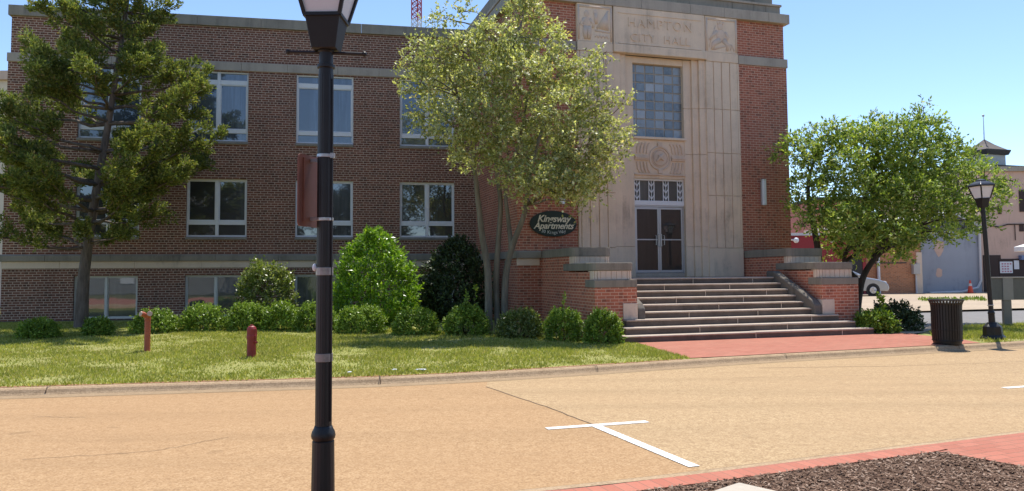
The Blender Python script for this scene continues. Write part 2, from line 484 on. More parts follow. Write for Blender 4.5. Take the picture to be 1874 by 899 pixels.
# joint sealed with dark filler along the seam, hairline cracks
M_crack = plain('road_joint', (0.13, 0.085, 0.05), 0.9)
def flat_path(mb, pts, wd, z):
    for (a, b) in zip(pts[:-1], pts[1:]):
        a = Vector((*a, 0)); b = Vector((*b, 0)); d = (b - a).normalized(); n = Vector((-d.y, d.x, 0)) * wd / 2
        mb.add([(*(a - n)[:2], z), (*(b - n)[:2], z), (*(b + n)[:2], z), (*(a + n)[:2], z)], [(0, 1, 2, 3)])
mb = MB()
def wiggle(pts, n=8, amp=0.02):
    out = []
    for (a, b) in zip(pts[:-1], pts[1:]):
        for i in range(n):
            f = i / n; out.append((a[0] + (b[0] - a[0]) * f + random.uniform(-amp, amp), a[1] + (b[1] - a[1]) * f + random.uniform(-amp, amp)))
    return out + [pts[-1]]
flat_path(mb, wiggle(SEAM[1:4], 8, 0.012), 0.016, 0.004)
flat_path(mb, wiggle([(4.2, 13.2), (6.5, 13.3)], 9, 0.03), 0.014, 0.004)
flat_path(mb, wiggle([(6.5, 13.3), (9.5, 13.9)], 9, 0.03), 0.010, 0.004)
for pts_ in ([(-5.6, 9.1), (-5.0, 9.05)], [(-4.4, 7.0), (-3.4, 7.3), (-2.9, 7.9)], [(-8.5, 8.2), (-7.2, 8.9)], [(3.4, 12.0), (5.8, 12.2)]):
    flat_path(mb, wiggle(pts_, 10, .03), .007, .004)
tag(mb.build('road_joint', M_crack), kind='structure')
# painted parking marks
M_line = ground_mat('road_paint', [(0.36, (0.42, 0.31, 0.19)), (0.41, (0.62, 0.57, 0.5)), (0.5, (0.76, 0.75, 0.73))], 7, 34).m
mb = MB()
flat_path(mb, [(0.35, 8.21), (1.48, 8.56)], 0.11, 0.005)
flat_path(mb, [(0.88, 8.36), (1.53, 6.58)], 0.11, 0.0062)
flat_path(mb, [(6.85, 10.78), (7.9, 11.12)], 0.11, 0.005)
tag(mb.build('parking_marking', M_line), kind='structure')

# kerbs
M_gutter = ground_mat('dusty_gutter', [(0.3, (0.21, 0.145, 0.085)), (0.55, (0.33, 0.235, 0.14)), (0.8, (0.42, 0.31, 0.195))], 4, 45).m
def kerb(name, line, side, wd=0.17, h=0.10):
    mb = MB(); P = [Vector((x, y, 0)) for x, y in line]
    prof = [(-0.26, 0.003), (-0.03, 0.008), (0.0, h * 0.35), (0.03, h * 0.75), (0.065, h * .95), (0.10, h), (wd, h), (wd, 0.0)]
    rows = []
    for i, p in enumerate(P):
        t = (P[min(i + 1, len(P) - 1)] - P[max(i - 1, 0)]).normalized(); n = Vector((-t.y, t.x, 0)) * side
        rows.append([(p + n * a + Vector((0, 0, b))) for a, b in prof])
    v = [q for r in rows for q in r]; k = len(prof)
    f = [(i * k + j, (i + 1) * k + j, (i + 1) * k + j + 1, i * k + j + 1) for i in range(len(P) - 1) for j in range(k - 1)]
    mb.add(v, f)
    o = mb.build(name, M_conc); tag(o, kind='structure')
    o.data.materials.append(M_gutter)
    for i, p in enumerate(o.data.polygons): p.material_index = 1 if i % (k - 1) == 0 else 0
    return o
def dens(line, step=0.5, x0=-40, x1=40):
    xs = np.arange(max(x0, line[0][0]), min(x1, line[-1][0]), step)
    ys = np.interp(xs, [k[0] for k in line], [k[1] for k in line])
    ys = np.convolve(np.pad(ys, 2, 'edge'), np.ones(5) / 5, 'valid')
    return list(zip(xs, ys))
kerb('kerb', dens(KERB), 1)
kerb('kerb', dens(NEAR), -1, 0.15, 0.10)
# kerb joints
mb = MB()
for x in (-15, -11.2, -6.5, -1.98, 1.4, 5.1, 9.2, 13.2):
    y = kerb_y(x); t = Vector((1, (kerb_y(x + .3) - kerb_y(x - .3)) / .6, 0)).normalized(); n = Vector((-t.y, t.x, 0))
    p = Vector((x, y, 0)); q = [(p + n * a + t * s + Vector((0, 0, b))) for s in (-0.006, 0.006) for a, b in ((-0.012, 0.01), (-0.004, 0.07), (0.03, 0.107), (0.06, 0.115), (0.17, 0.115))]
    mb.add(q, [(i, i + 1, i + 6, i + 5) for i in range(4)])
tag(mb.build('kerb_joint', M_crack), kind='structure')

# lawn sheet, follows H
def grid_sheet(name, xs, ylo, yhi, ny, mat, zo=0.0):
    v = []; f = []
    for x in xs:
        a, b = ylo(x), yhi(x)
        for j in range(ny + 1):
            y = a + (b - a) * j / ny; v.append((x, y, H(x, y) + zo))
    for i in range(len(xs) - 1):
        for j in range(ny):
            f.append((i * (ny + 1) + j, (i + 1) * (ny + 1) + j, (i + 1) * (ny + 1) + j + 1, i * (ny + 1) + j + 1))
    me = bpy.data.meshes.new(name); me.from_pydata(v, [], f); me.materials.append(mat)
    me.polygons.foreach_set('use_smooth', [True] * len(me.polygons))
    return tag(link(bpy.data.objects.new(name, me)), kind='structure')
def kin(x): return kerb_y(x) + 0.16
PLZ_L = lambda y: 3.25 + (2.62 - 3.25) * (y - 13.2) / (17.6 - 13.2)      # left edge of the brick plaza
grid_sheet('lawn', list(np.linspace(-40, 3.4, 60)), kin, lambda x: 30.0, 30, M_soil)
mb = MB(); xs_e = np.linspace(-16, 3.0, 90); ed = []
for x_ in xs_e: ed += [(x_, kin(x_) - .005, .104), (x_, kin(x_) + .07 + random.uniform(-.035, .04), .1055)]
mb.add(ed, [(2 * i, 2 * i + 2, 2 * i + 3, 2 * i + 1) for i in range(len(xs_e) - 1)])
tag(mb.build('lawn_edge', ground_mat('red_edge_soil', [(0.3, (0.25, 0.115, 0.065)), (0.7, (0.42, 0.23, 0.14))], 5, 40).m), kind='structure')
# plaza, concrete path, verge, cross street and lot on the right
pl = [(PLZ_L(kin(3.3)), kin(3.3))] + [(x, kin(x)) for x in (4.2, 5.23, 6.2, 7.07, 8.0, 8.97, 9.9)] + [(10.0, 17.2), (9.7, 18.5), (9.75, 19.0), (9.4, 21.0), (2.3, 21.0), (PLZ_L(17.6), 17.6)]
poly_sheet('brick_plaza', pl, 0.109, M_paver)
poly_sheet('concrete_path', [(9.75, 18.7), (10.2, 19.1), (11.6, 20.9), (11.6, 24.5), (8.2, 24.5), (8.8, 20.3)], 0.113, M_lot)
poly_sheet('verge', [(x, kin(x)) for x in (9.9, 11, 13, 16, 20, 24)] + [(24, 25.0), (16, 22.2), (11.55, 20.85), (10.2, 19.1), (9.75, 18.55)], 0.105, M_soil)
poly_sheet('cross_street', [(11.6, 20.87), (16, 22.2), (24, 25.0), (45, 31), (60, 36), (60, 42), (11.6, 27.5)], 0.09, M_asph)
grid_sheet('parking_lot', list(np.linspace(8.2, 60, 40)), lambda x: 24.5 if x < 11.6 else 27.4 + (x - 11.6) * 0.25, lambda x: 75.0, 20, M_lot, 0.02)

# near pavement: soldier course of bricks, mulch bed, brick walk, paver
def nin(x, d=0.0): return float(np.interp(x, [k[0] for k in NEAR], [k[1] for k in NEAR])) - 0.15 - d
xsA = [-20, -8, -3, -0.16, 0.65, 1.56, 2.61, 3.75]
poly_sheet('brick_edging', [(x, nin(x)) for x in xsA] + [(x, nin(x, 0.235)) for x in xsA[::-1]], 0.101, paver_mat('edging_brick', (0.47, 0.17, 0.115), (0.40, 0.135, 0.09), (0.24, 0.14, 0.1), rot=0.37, wd=0.105, rh=0.23))
poly_sheet('brick_walk', [(3.75, nin(3.75)), (4.98, nin(4.98)), (8, nin(8)), (14, nin(14)), (14, 0), (8.55, 0), (3.63, 6.66), (3.75, nin(3.75, 0.2))], 0.101, paver_mat('walk_brick', (0.45, 0.17, 0.115), (0.38, 0.135, 0.09), (0.2, 0.12, 0.08), rot=0.40, wd=0.21, rh=0.105))
mul = [(x, nin(x, 0.235)) for x in (-1.5, -0.16, 0.65, 1.56, 2.61)] + [(3.63, 6.66), (8.55, 0), (-1.5, 0)]
poly_sheet('mulch_bed', mul, 0.096, M_mulch0)
poly_sheet('brick_walk', [(x, nin(x, 0.235)) for x in (-20, -8, -3, -1.5)] + [(-1.5, -6), (-20, -8)], 0.0985, M_paver)
poly_sheet('pavement', [(-1.5, 0.0), (8.55, 0.0), (14, 0), (14, -6), (-1.5, -6)], 0.097, M_conc)

# ------------------------------------------------------------------ fast meshes for blades, leaves, chips
def quick_mesh(name, V, k, mat, parent=None):
    """V: (n*k, 3) corner points of n separate k-sided faces"""
    n = len(V) // k
    me = bpy.data.meshes.new(name)
    me.vertices.add(n * k); me.vertices.foreach_set('co', np.asarray(V, dtype=np.float32).ravel())
    me.loops.add(n * k); me.loops.foreach_set('vertex_index', np.arange(n * k, dtype=np.int32))
    me.polygons.add(n); me.polygons.foreach_set('loop_start', np.arange(0, n * k, k, dtype=np.int32))
    me.update(calc_edges=True)
    me.materials.append(mat)
    return link(bpy.data.objects.new(name, me), None, parent)

def in_poly(x, y, poly):
    r = np.zeros(len(x), bool); j = len(poly) - 1
    for i in range(len(poly)):
        xi, yi = poly[i][:2]; xj, yj = poly[j][:2]
        c = ((yi > y) != (yj > y)) & (x < (xj - xi) * (y - yi) / (yj - yi + 1e-12) + xi)
        r ^= c; j = i
    return r
def vnoise(x, y, s, seed=0):
    g = np.random.default_rng(seed).random((64, 64))
    u, v = x * s, y * s; i, j = np.floor(u).astype(int), np.floor(v).astype(int); fu, fv = u - i, v - j
    fu = fu * fu * (3 - 2 * fu); fv = fv * fv * (3 - 2 * fv)
    G = lambda a, b: g[a % 64, b % 64]
    return (G(i, j) * (1 - fu) + G(i + 1, j) * fu) * (1 - fv) + (G(i, j + 1) * (1 - fu) + G(i + 1, j + 1) * fu) * fv

def blades(name, poly, n, h, mat, zfun):
    xs = [p[0] for p in poly]; ys = [p[1] for p in poly]
    x = rng.uniform(min(xs), max(xs), n * 3); y = rng.uniform(min(ys), max(ys), n * 3)
    k = in_poly(x, y, poly); x, y = x[k], y[k]
    d = vnoise(x, y, 1.3, 3) * 0.6 + vnoise(x, y, 4.0, 4) * 0.4
    k = rng.random(len(x)) < np.clip((d - 0.14) * 2.6, 0.3, 1); x, y, d = x[k][:n], y[k][:n], d[k][:n]
    n = len(x)
    hh = h * (0.45 + rng.random(n) * 0.9) * (0.55 + d * 0.9)
    a = rng.uniform(0, 2 * np.pi, n); lean = rng.uniform(0.1, 0.9, n) * hh; la = rng.uniform(0, 2 * np.pi, n)
    wd = rng.uniform(0.006, 0.014, n)
    z = np.array([zfun(p, q) for p, q in zip(x, y)]) - 0.004
    V = np.zeros((n, 3, 3))
    V[:, 0] = np.stack([x + np.cos(a) * wd, y + np.sin(a) * wd, z], 1)
    V[:, 1] = np.stack([x - np.cos(a) * wd, y - np.sin(a) * wd, z], 1)
    V[:, 2] = np.stack([x + np.cos(la) * lean, y + np.sin(la) * lean, z + hh], 1)
    return tag(quick_mesh(name, V.reshape(-1, 3), 3, mat), kind='stuff')

M_grass = leaf_mat('grass_blade', [(0.0, (0.235, 0.271, 0.050)), (0.45, (0.358, 0.388, 0.084)), (0.8, (0.494, 0.474, 0.134)), (1.0, (0.617, 0.517, 0.235))], trans=0.35, rough=0.6, spec=0.2, clump=(0.75, 1.0), cs=0.9)
lawn_poly = [(x, kin(x)) for x in np.linspace(-13, 3.2, 30)] + [(2.6, 17.4), (1.2, 17.6), (-1, 18.6), (-4, 20.6), (-9, 22.4), (-15.4, 22.6), (-15.4, kin(-15.4))]
o = blades('lawn_grass', lawn_poly, 190000, 0.045, M_grass, H); tag(o, 'short patchy lawn grass in front of the brick building', 'grass')
vp = [(x, kin(x)) for x in (10.1, 11, 13, 16)] + [(16, 22.1), (11.6, 20.8), (10.3, 19.0), (9.9, 18.2)]
o = blades('verge_grass', vp, 16000, 0.08, M_grass, lambda x, y: 0.105); tag(o, 'patch of verge grass round the foot of the right street lamp', 'grass')

# mulch chips
n = 42000
x = rng.uniform(-0.6, 5.2, n); y = rng.uniform(4.2, 6.9, n); k = in_poly(x, y, mul); x, y = x[k], y[k]; n = len(x)
L = rng.uniform(0.005, 0.024, n); Wd = rng.uniform(0.002, 0.007, n); a = rng.uniform(0, np.pi, n); tl = rng.normal(0, 0.22, n)
ux = np.stack([np.cos(a) * np.cos(tl), np.sin(a) * np.cos(tl), np.sin(tl)], 1) * L[:, None]
rl = rng.normal(0, 0.3, n)
vx = np.stack([-np.sin(a) * np.cos(rl), np.cos(a) * np.cos(rl), np.sin(rl)], 1) * Wd[:, None]
c = np.stack([x, y, 0.099 + rng.random(n) * 0.014], 1)
V = np.stack([c - ux - vx, c + ux - vx, c + ux * 0.9 + vx, c - ux * 0.9 + vx], 1).reshape(-1, 3)
M_chip = leaf_mat('bark_chip', [(0.0, (0.115, 0.069, 0.048)), (0.4, (0.213, 0.132, 0.090)), (0.75, (0.322, 0.213, 0.149)), (1.0, (0.483, 0.356, 0.270))], trans=0.0, rough=0.9, spec=0.1, clump=(0.75, 1.0), cs=1.5)
o = quick_mesh('mulch_chips', V, 4, M_chip); tag(o, 'loose brown bark mulch spread over the planting bed', 'mulch', kind='stuff')

# pale concrete cover lying in the mulch
mb = MB(); mb.prism([(-0.36, -0.36), (0.2, -0.36), (0.2, 0.2), (-0.36, 0.2)], 0.03, 0.125, top=[(-0.34, -0.34), (0.18, -0.34), (0.18, 0.18), (-0.34, 0.18)])
o = mb.build('concrete_cover', plain('pale_concrete', (0.46, 0.40, 0.32), 0.85, var=0.2, scale=14, bump=0.3), None, Matrix.Translation((1.62, 5.42, 0.0)) @ Matrix.Rotation(0.72, 4, 'Z'), bevel=0.03)
tag(o, 'pale square concrete cover lying in the brown mulch bed', 'cover')
# ------------------------------------------------------------------ the city hall
WING = Matrix.Translation((-14.5812, 23.1, 0)) @ Matrix.Rotation(R(11.2), 4, 'Z')     # local: x along the wall, -y towards the street
TOW = Matrix.Translation((0.8221, 21.5, 0)) @ Matrix.Rotation(R(17.0), 4, 'Z')
hall = thing('city_hall', 'brown brick city hall with a tall carved stone entrance bay and wide front steps', 'building', M=TOW)

def wall_holes(mb, u0, u1, z0, z1, holes, y=0.0, reveal=0.16):
    us = sorted({u0, u1} | {h[i] for h in holes for i in (0, 1) if u0 < h[i] < u1})
    zs = sorted({z0, z1} | {h[i] for h in holes for i in (2, 3) if z0 < h[i] < z1})
    for a, b in zip(us[:-1], us[1:]):
        for c, d in zip(zs[:-1], zs[1:]):
            m = ((a + b) / 2, (c + d) / 2)
            if any(h[0] < m[0] < h[1] and h[2] < m[1] < h[3] for h in holes): continue
            mb.add([(a, y, c), (b, y, c), (b, y, d), (a, y, d)], [(0, 1, 2, 3)])
    for a, b, c, d in holes:
        r = y + reveal
        mb.add([(a, y, c), (a, r, c), (a, r, d), (a, y, d)], [(3, 2, 1, 0)])
        mb.add([(b, y, c), (b, r, c), (b, r, d), (b, y, d)], [(0, 1, 2, 3)])
        mb.add([(a, y, d), (b, y, d), (b, r, d), (a, r, d)], [(3, 2, 1, 0)])
        mb.add([(a, y, c), (b, y, c), (b, r, c), (a, r, c)], [(0, 1, 2, 3)])

WCOL = [1.24, 4.43, 7.74, 11.08]; WW = 1.82
ROWS = {'B': (0.33, 1.655), '1': (2.86, 4.70), '2': (5.91, 8.17)}
holes = [(u, u + WW, *ROWS[r]) for u in WCOL for r in ROWS]
UL, UR = -0.74, 14.2
mb = MB()
wall_holes(mb, UL, UR, 0.0, 8.2, holes)
mb.add([(UL, 0, 0), (UL, 11, 0), (UL, 11, 8.2), (UL, 0, 8.2)], [(3, 2, 1, 0)])
mb.add([(UL + .05, .04, 8.2), (UR, .04, 8.2), (UR, .04, 9.65), (UL + .05, .04, 9.65)], [(0, 1, 2, 3)])
mb.add([(UL + .05, .04, 8.2), (UL + .05, 11, 8.2), (UL + .05, 11, 9.65), (UL + .05, .04, 9.65)], [(3, 2, 1, 0)])
mb.add([(UL, 11, 0), (UR, 11, 0), (UR, 11, 9.65), (UL, 11, 9.65)], [(3, 2, 1, 0)])
mb.build('wing_wall', M_brick, hall, WING)
mb = MB(); mb.box(UL + 0.3, UR, 0.3, 10.8, 9.3, 9.36); mb.build('flat_roof', M_asph, hall, WING)
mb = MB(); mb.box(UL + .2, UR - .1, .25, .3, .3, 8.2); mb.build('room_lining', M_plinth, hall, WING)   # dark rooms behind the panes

def seg_course(name, mat, u0, u1, y0, y1, z0, z1, step=1.65, gap=0.006, jit=0.25, bev=0.008, M=WING, slope=0.0):
    mb = MB(); u = u0
    while u < u1 - 0.05:
        e = min(u1, u + step * random.uniform(1 - jit, 1 + jit))
        if u1 - e < 0.3: e = u1
        dy = random.uniform(-.003, .003)
        if slope:
            mb.prism([(y0 + dy, z0), (y1, z0), (y1, z1), (y0 + dy + slope, z1), (y0 + dy, z1 - slope * .6)], u + gap / 2, e - gap / 2, axis='x')
        else: mb.box(u + gap / 2, e - gap / 2, y0 + dy, y1, z0, z1)
        u = e
    return mb.build(name, mat, hall, M, bevel=bev)
o = seg_course('coping', M_stone_dark, UL - .03, UR, -.04, .36, 9.63, 9.95, 1.9)
mb = MB(); mb.box(UL - .03, UL + .33, .38, 11.0, 9.63, 9.95); mb.build('coping', M_stone_dark, hall, WING, bevel=.01)
seg_course('stone_band', M_band, UL - .03, UR, -.035, .06, 8.2, 8.465, 1.3)
seg_course('water_table', M_stone_dark, UL - .06, UR, -.10, .05, 2.10, 2.31, 1.6, slope=0.06)
seg_course('pale_course', M_lightstone, UL - .02, UR, -.025, .05, 1.885, 2.098, 1.9)
mb = MB(); mb.box(UL - .05, UR, -.05, .05, -0.1, 0.315); mb.build('plinth', M_plinth, hall, WING, bevel=.01)

def window(kind):
    """window of one kind in the frame of the wing, u starting at 0"""
    z0, z1 = ROWS[kind]; y = 0.075; d = 0.07
    f = MB(); W2 = WW
    fm = 0.055 if kind != 'B' else 0.045
    f.box(0, fm, y, y + d, z0, z1); f.box(W2 - fm, W2, y, y + d, z0, z1)
    f.box(fm, W2 - fm, y, y + d, z1 - fm, z1); f.box(fm, W2 - fm, y, y + d, z0, z0 + fm)
    mid = W2 / 2; mw = 0.05 if kind != 'B' else 0.03
    f.box(mid - mw, mid + mw, y - 0.008, y + d - .004, z0 + fm, z1 - fm)
    bars = {'2': [(7.75, 7.90), (6.185, 6.31)], '1': [(3.245, 3.375)], 'B': []}[kind]
    for a, b in bars: f.box(fm, W2 - fm, y + 0.004, y + d - .008, a, b)
    # inner sash rims round the main lights
    zlo = bars[-1][1] if bars else z0 + fm; zhi = bars[0][0] if kind == '2' else z1 - fm
    for a, b in ((fm, mid - mw), (mid + mw, W2 - fm)):
        r = 0.028
        f.box(a, a + r, y + .018, y + d - .012, zlo, zhi); f.box(b - r, b, y + .018, y + d - .012, zlo, zhi)
        f.box(a + r, b - r, y + .018, y + d - .012, zlo, zlo + r); f.box(a + r, b - r, y + .018, y + d - .012, zhi - r, zhi)
    g = MB(); g.box(0.02, W2 - .02, y + .045, y + .055, z0 + .02, z1 - .02)
    s = MB(); s.box(-0.01, W2 + .01, -.05, .073, z0 - .085, z0 - .002)
    return f, g, s
M_sill = stone_mat('grey_sill_stone', (0.30, 0.28, 0.25), (0.12, 0.11, 0.10), streak=0.7)
first = {}
for r, gm, fm in (('2', M_sky_glass, M_white), ('1', M_glass, M_white), ('B', M_bglass, M_cream)):
    for i, u in enumerate(WCOL):
        if r not in first:
            f, g, s = window(r)
            e = bpy.data.objects.new('window', None); e.empty_display_size = .2
            link(e, WING @ Matrix.Translation((u, 0, 0)), hall)
            f.build('frame', fm, e, bevel=.004, seg=1); g.build('pane', gm, e)
            if r != 'B': s.build('sill', M_sill, e, bevel=.008)
            first[r] = e
        else:
            e = first[r].copy(); COL.objects.link(e); e.parent = hall; e.matrix_parent_inverse = WM[hall.name].inverted()
            e.matrix_basis = WING @ Matrix.Translation((u, 0, 0))
            for ch in first[r].children:
                c = ch.copy(); COL.objects.link(c); c.parent = e; c.matrix_parent_inverse = ch.matrix_parent_inverse; c.matrix_basis = ch.matrix_basis

# ---- entrance bay
UT0, UT1 = -0.70, 8.27; SU0, SU1 = 1.12, 6.50; UC = 3.81
mb = MB()
def front(mb, a, b, c, d, y): mb.add([(a, y, c), (b, y, c), (b, y, d), (a, y, d)], [(0, 1, 2, 3)])
for a, b in ((UT0, SU0 + .03), (SU1 - .03, UT1)):
    front(mb, a, b, 0, 8.07, 0.0); 
for a, b in ((UT0 + .05, SU0 + .03), (SU1 - .03, UT1 - .05)): front(mb, a, b, 8.07, 9.5, 0.045)
for (x, dd, z0, z1, yy) in ((UT0, 14, 0, 8.07, 0), (UT0 + .05, 14, 8.07, 9.5, .045)):
    mb.add([(x, yy, z0), (x, dd, z0), (x, dd, z1), (x, yy, z1)], [(3, 2, 1, 0)])
for (x, dd, z0, z1, yy) in ((UT1, 14, 0, 8.07, 0), (UT1 - .05, 14, 8.07, 9.5, .045)):
    mb.add([(x, yy, z0), (x, dd, z0), (x, dd, z1), (x, yy, z1)], [(0, 1, 2, 3)])
mb.build('bay_wall', M_brick_red, hall, TOW)
def ring_course(name, mat, over, z0, z1, yb=0.3, bev=.01, step=1.5, slope=0, x0=UT0, x1=UT1):
    seg_course(name, mat, x0 - over, x1 + over, -over, yb, z0, z1, step, M=TOW, bev=bev, slope=slope)
    m = MB(); m.box(x0 - over, x0 + .3, yb + .004, 14, z0, z1); m.box(x1 - .3, x1 + over, yb + .004, 14, z0, z1)
    m.build(name, mat, hall, TOW, bevel=bev)
for a, b in ((UT0 - .03, SU0), (SU1, UT1 + .03)):
    seg_course('stone_band', M_band, a, b, -.035, .1, 8.07, 8.345, 1.7, M=TOW)
m = MB(); m.box(UT0 - .03, UT0 + .1, .104, 14, 8.07, 8.345); m.box(UT1 - .1, UT1 + .03, .104, 14, 8.07, 8.345); m.build('stone_band', M_band, hall, TOW, bevel=.008)
ring_course('cornice', M_band, .10, 9.475, 9.775, slope=0.0)
ring_course('parapet_block', M_stone_dark, -.10, 9.777, 10.06, .6)
ring_course('parapet_coping', M_band, -.06, 10.062, 10.13, .6)
ring_course('upper_parapet', M_stone_dark, -.26, 10.132, 10.75, .8)
mb = MB(); mb.box(UT0 + .3, UT1 - .3, .3, 13.8, 9.6, 9.7); mb.build('bay_roof', M_asph, hall, TOW)
for a, b in ((UT0 - .06, -.02), (UT1 - .72, UT1 + .06)):
    seg_course('water_table', M_stone_dark, a, b, -.10, .05, 2.06, 2.275, 1.6, slope=.06, M=TOW)
    seg_course('pale_course', M_lightstone, a + .04, b - .04, -.025, .05, 1.86, 2.058, 1.9, M=TOW)
m = MB(); m.box(UT0 - .06, UT0 + .05, .054, 5, 2.06, 2.275); m.build('water_table', M_stone_dark, hall, TOW, bevel=.01)

# stone surround: fluted pilasters, stepped jambs, head and sill pieces
OU0, OU1 = 2.97, 4.68            # door / window opening
DB = 1.62                        # door sill height
mb = MB()
def slab(a, b, z0, z1, v, back=0.45): mb.box(a, b, -v, back, z0, z1)
zs_l = [1.5, 2.36, 3.95, 5.25, 6.60, 8.07]
flL = [1.12, 1.20, 1.47, 1.75, 2.02, 2.28]
flR = [5.32, 5.59, 5.87, 6.16, 6.43, 6.50]
g = 0.012
for fl in (flL, flR):
    mb = MB(); sd = -1 if fl is flL else 1
    for z0, z1 in zip(zs_l[:-1], zs_l[1:]):
        if z0 < 2: slab(fl[0], fl[-1], z0, z1 - .006, .075); continue
        slab(fl[0] + .001, fl[-1] - .001, z0, z1, .035)
        for a, b in zip(fl[:-1], fl[1:]): 
            if b - a > .12: slab(a + g, b - g, z0 + .004, z1 - .004, .07)
            else: slab(a, b, z0 + .004, z1 - .004, .055)
    for a, b, v in [(2.282, 2.50, .02), (2.50, 2.71, -.05), (2.71, OU0, -.12)]:
        for z0, z1 in ((1.5, 2.4), (2.4, 5.2), (5.2, 6.6), (6.6, 8.1)):
            if sd < 0: slab(a, b, z0, z1 - .005, v)
            else: slab(2 * UC - b, 2 * UC - a, z0, z1 - .005, v)
    mb.build('stone_jamb', M_stone, hall, TOW, bevel=.012)
mb = MB()
slab(2.28, 5.315, 8.36, 9.473, .085); 
mb.build('inscription_panel', M_stone, hall, TOW, bevel=.012)
ip = hall.children[-1]
mb = MB(); slab(2.26, 5.335, 8.10, 8.352, .135, .1); mb.build('lintel', M_stone, hall, TOW, bevel=.02)
mb = MB(); slab(OU0, OU1, 7.90, 8.098, -.14); mb.build('window_head', M_stone, hall, TOW, bevel=.01)
# lettering carved in relief
for txt, z, sz, dx, sp in (('HAMPTON', 8.905, .40, 3.80, 1.17), ('CITY  HALL', 8.48, .34, 3.80, 1.17)):
    v, f = text_mb(txt, sz, .017, offset=-0.002, spacing=sp)
    m = MB(); m.add([(p[0] + dx, p[1] - .085 - .012, p[2] + z) for p in v], f)
    m.build('lettering', M_stone, hall, TOW)
mb = MB(); mb.box(2.42, 5.18, -.105, -.08, 9.28, 9.32); mb.box(2.42, 5.18, -.105, -.08, 8.37, 8.41)
mb.build('panel_moulding', M_stone, hall, TOW, bevel=.008)

# carved relief panels: each a raised border with low-relief carving
M_relief = stone_mat('carved_limestone', (0.72, 0.55, 0.42), (0.40, 0.31, 0.235), streak=0.5, scale=2.2)
def relief(u0, u1, kind):
    e = bpy.data.objects.new('relief_panel', None); e.empty_display_size = .2
    link(e, TOW @ Matrix.Translation((u0, 0, 0)), hall)
    wd = u1 - u0
    b = MB(); b.box(0, wd, -.06, .3, 8.36, 9.473); b.box(0, wd, -.085, .3, 8.07, 8.352)
    b.build('panel_slab', M_stone, e, bevel=.01)
    m = MB()
    for a in ((0.02, .07), (wd - .07, wd - .02)): m.box(a[0], a[1], -.082, -.055, 8.40, 9.42)
    m.box(.07, wd - .07, -.082, -.055, 9.36, 9.42)
    def blob(cx, cz, rx, rz, d=.05): m.sphere((cx, -.06, cz), (rx, d, rz), 14, 8)
    def limb(pts, r): m.tube([(p[0], -.062, p[1]) for p in pts], r, 8)
    if kind == 'L':       # a standing figure beside a furled sail, waves below
        blob(.30, 9.17, .085, .10); blob(.30, 8.93, .13, .17); limb([(.22, 9.02), (.12, 8.86), (.26, 8.78)], [.05, .045, .035])
        limb([(.38, 9.02), (.52, 8.90), (.50, 8.76)], [.05, .045, .035]); limb([(.26, 8.80), (.24, 8.6), (.26, 8.42)], [.08, .07, .05]); limb([(.36, 8.80), (.38, 8.6), (.37, 8.42)], [.08, .07, .05])
        m.prism([(.95, 9.30), (.99, 8.72), (.60, 8.78)], -.085, -.058, axis='y'); limb([(.62, 8.74), (1.0, 9.32)], [.02, .02]); limb([(.56, 8.70), (1.02, 8.66)], [.03, .02])
        for k in range(4): limb([(.55 + .1 * k, 8.50), (.62 + .1 * k, 8.56), (.68 + .1 * k, 8.48)], [.018, .022, .018])
        blob(.58, 9.22, .07, .1, .04); limb([(.58, 9.2), (.6, 8.9)], [.06, .05])
    else:                 # a kneeling figure with bow and feathered head
        blob(.52, 9.17, .10, .11); limb([(.45, 9.24), (.42, 9.34)], [.03, .02]); limb([(.52, 9.26), (.52, 9.36)], [.03, .02]); limb([(.59, 9.24), (.63, 9.33)], [.03, .02])
        blob(.54, 8.90, .17, .2); limb([(.40, 9.02), (.26, 8.88), (.14, 8.74)], [.06, .05, .04]); limb([(.68, 9.0), (.80, 8.86), (.72, 8.74)], [.06, .05, .04])
        limb([(.50, 8.76), (.28, 8.62), (.22, 8.44)], [.09, .08, .05]); limb([(.62, 8.76), (.80, 8.6), (.74, 8.44)], [.09, .07, .05]); limb([(.30, 8.46), (.90, 8.64)], [.03, .02])
        limb([(.12, 8.5), (.2, 8.8), (.36, 9.2)], [.012, .02, .012]); limb([(.86, 8.46), (.92, 8.62), (1.0, 8.44)], [.02, .03, .02])
    m.v = [(x_, -.06 + (y_ + .06) * .55, z_) for x_, y_, z_ in m.v]
    m.build('carving', M_relief, e, smooth=True)
relief(1.135, 2.25, 'L'); relief(5.345, 6.46, 'R')

# glass block window
gb0, gb1 = 5.68, 7.90
e = bpy.data.objects.new('glass_block_window', None); e.empty_display_size = .2; link(e, TOW, hall)
t = NT('glass_block'); g_ = t.n('NewGeometry'); ob = t.coord()
col = t.ramp(g_.outputs['Random Per Island'], [(0.0, (0.10, 0.12, 0.135)), (0.5, (0.19, 0.22, 0.24)), (0.85, (0.28, 0.31, 0.33)), (1.0, (0.40, 0.42, 0.43))])
nz = t.noise(ob, 9, 3); col = t.mix(t.ramp(nz, [(0.35, 0.0), (0.75, 0.6)]), col, (0.25, 0.29, 0.32))
t.base(col); t.set(Roughness=0.12); t.b.inputs['Specular IOR Level'].default_value = 0.9; t.bump(nz, 0.4, 0.02)
M_gblock = t.m
mb = MB(); nx, nz_ = 6, 8; cw = (OU1 - OU0) / nx; ch = (gb1 - gb0) / nz_
cols_w = [.55] + [1.09] * 5
sc = (OU1 - OU0) / sum(cols_w); xs_ = [OU0]
for c_ in cols_w: xs_.append(xs_[-1] + c_ * sc)
for i in range(nx):
    for j in range(nz_):
        mb.box(xs_[i] + .016, xs_[i + 1] - .016, .262 + random.uniform(-.004, .004), .33, gb0 + j * ch + .016, gb0 + (j + 1) * ch - .016)
mb.build('glass_block', M_gblock, e, bevel=.012)
mb = MB(); mb.box(OU0, OU1, .278, .40, gb0, gb1)
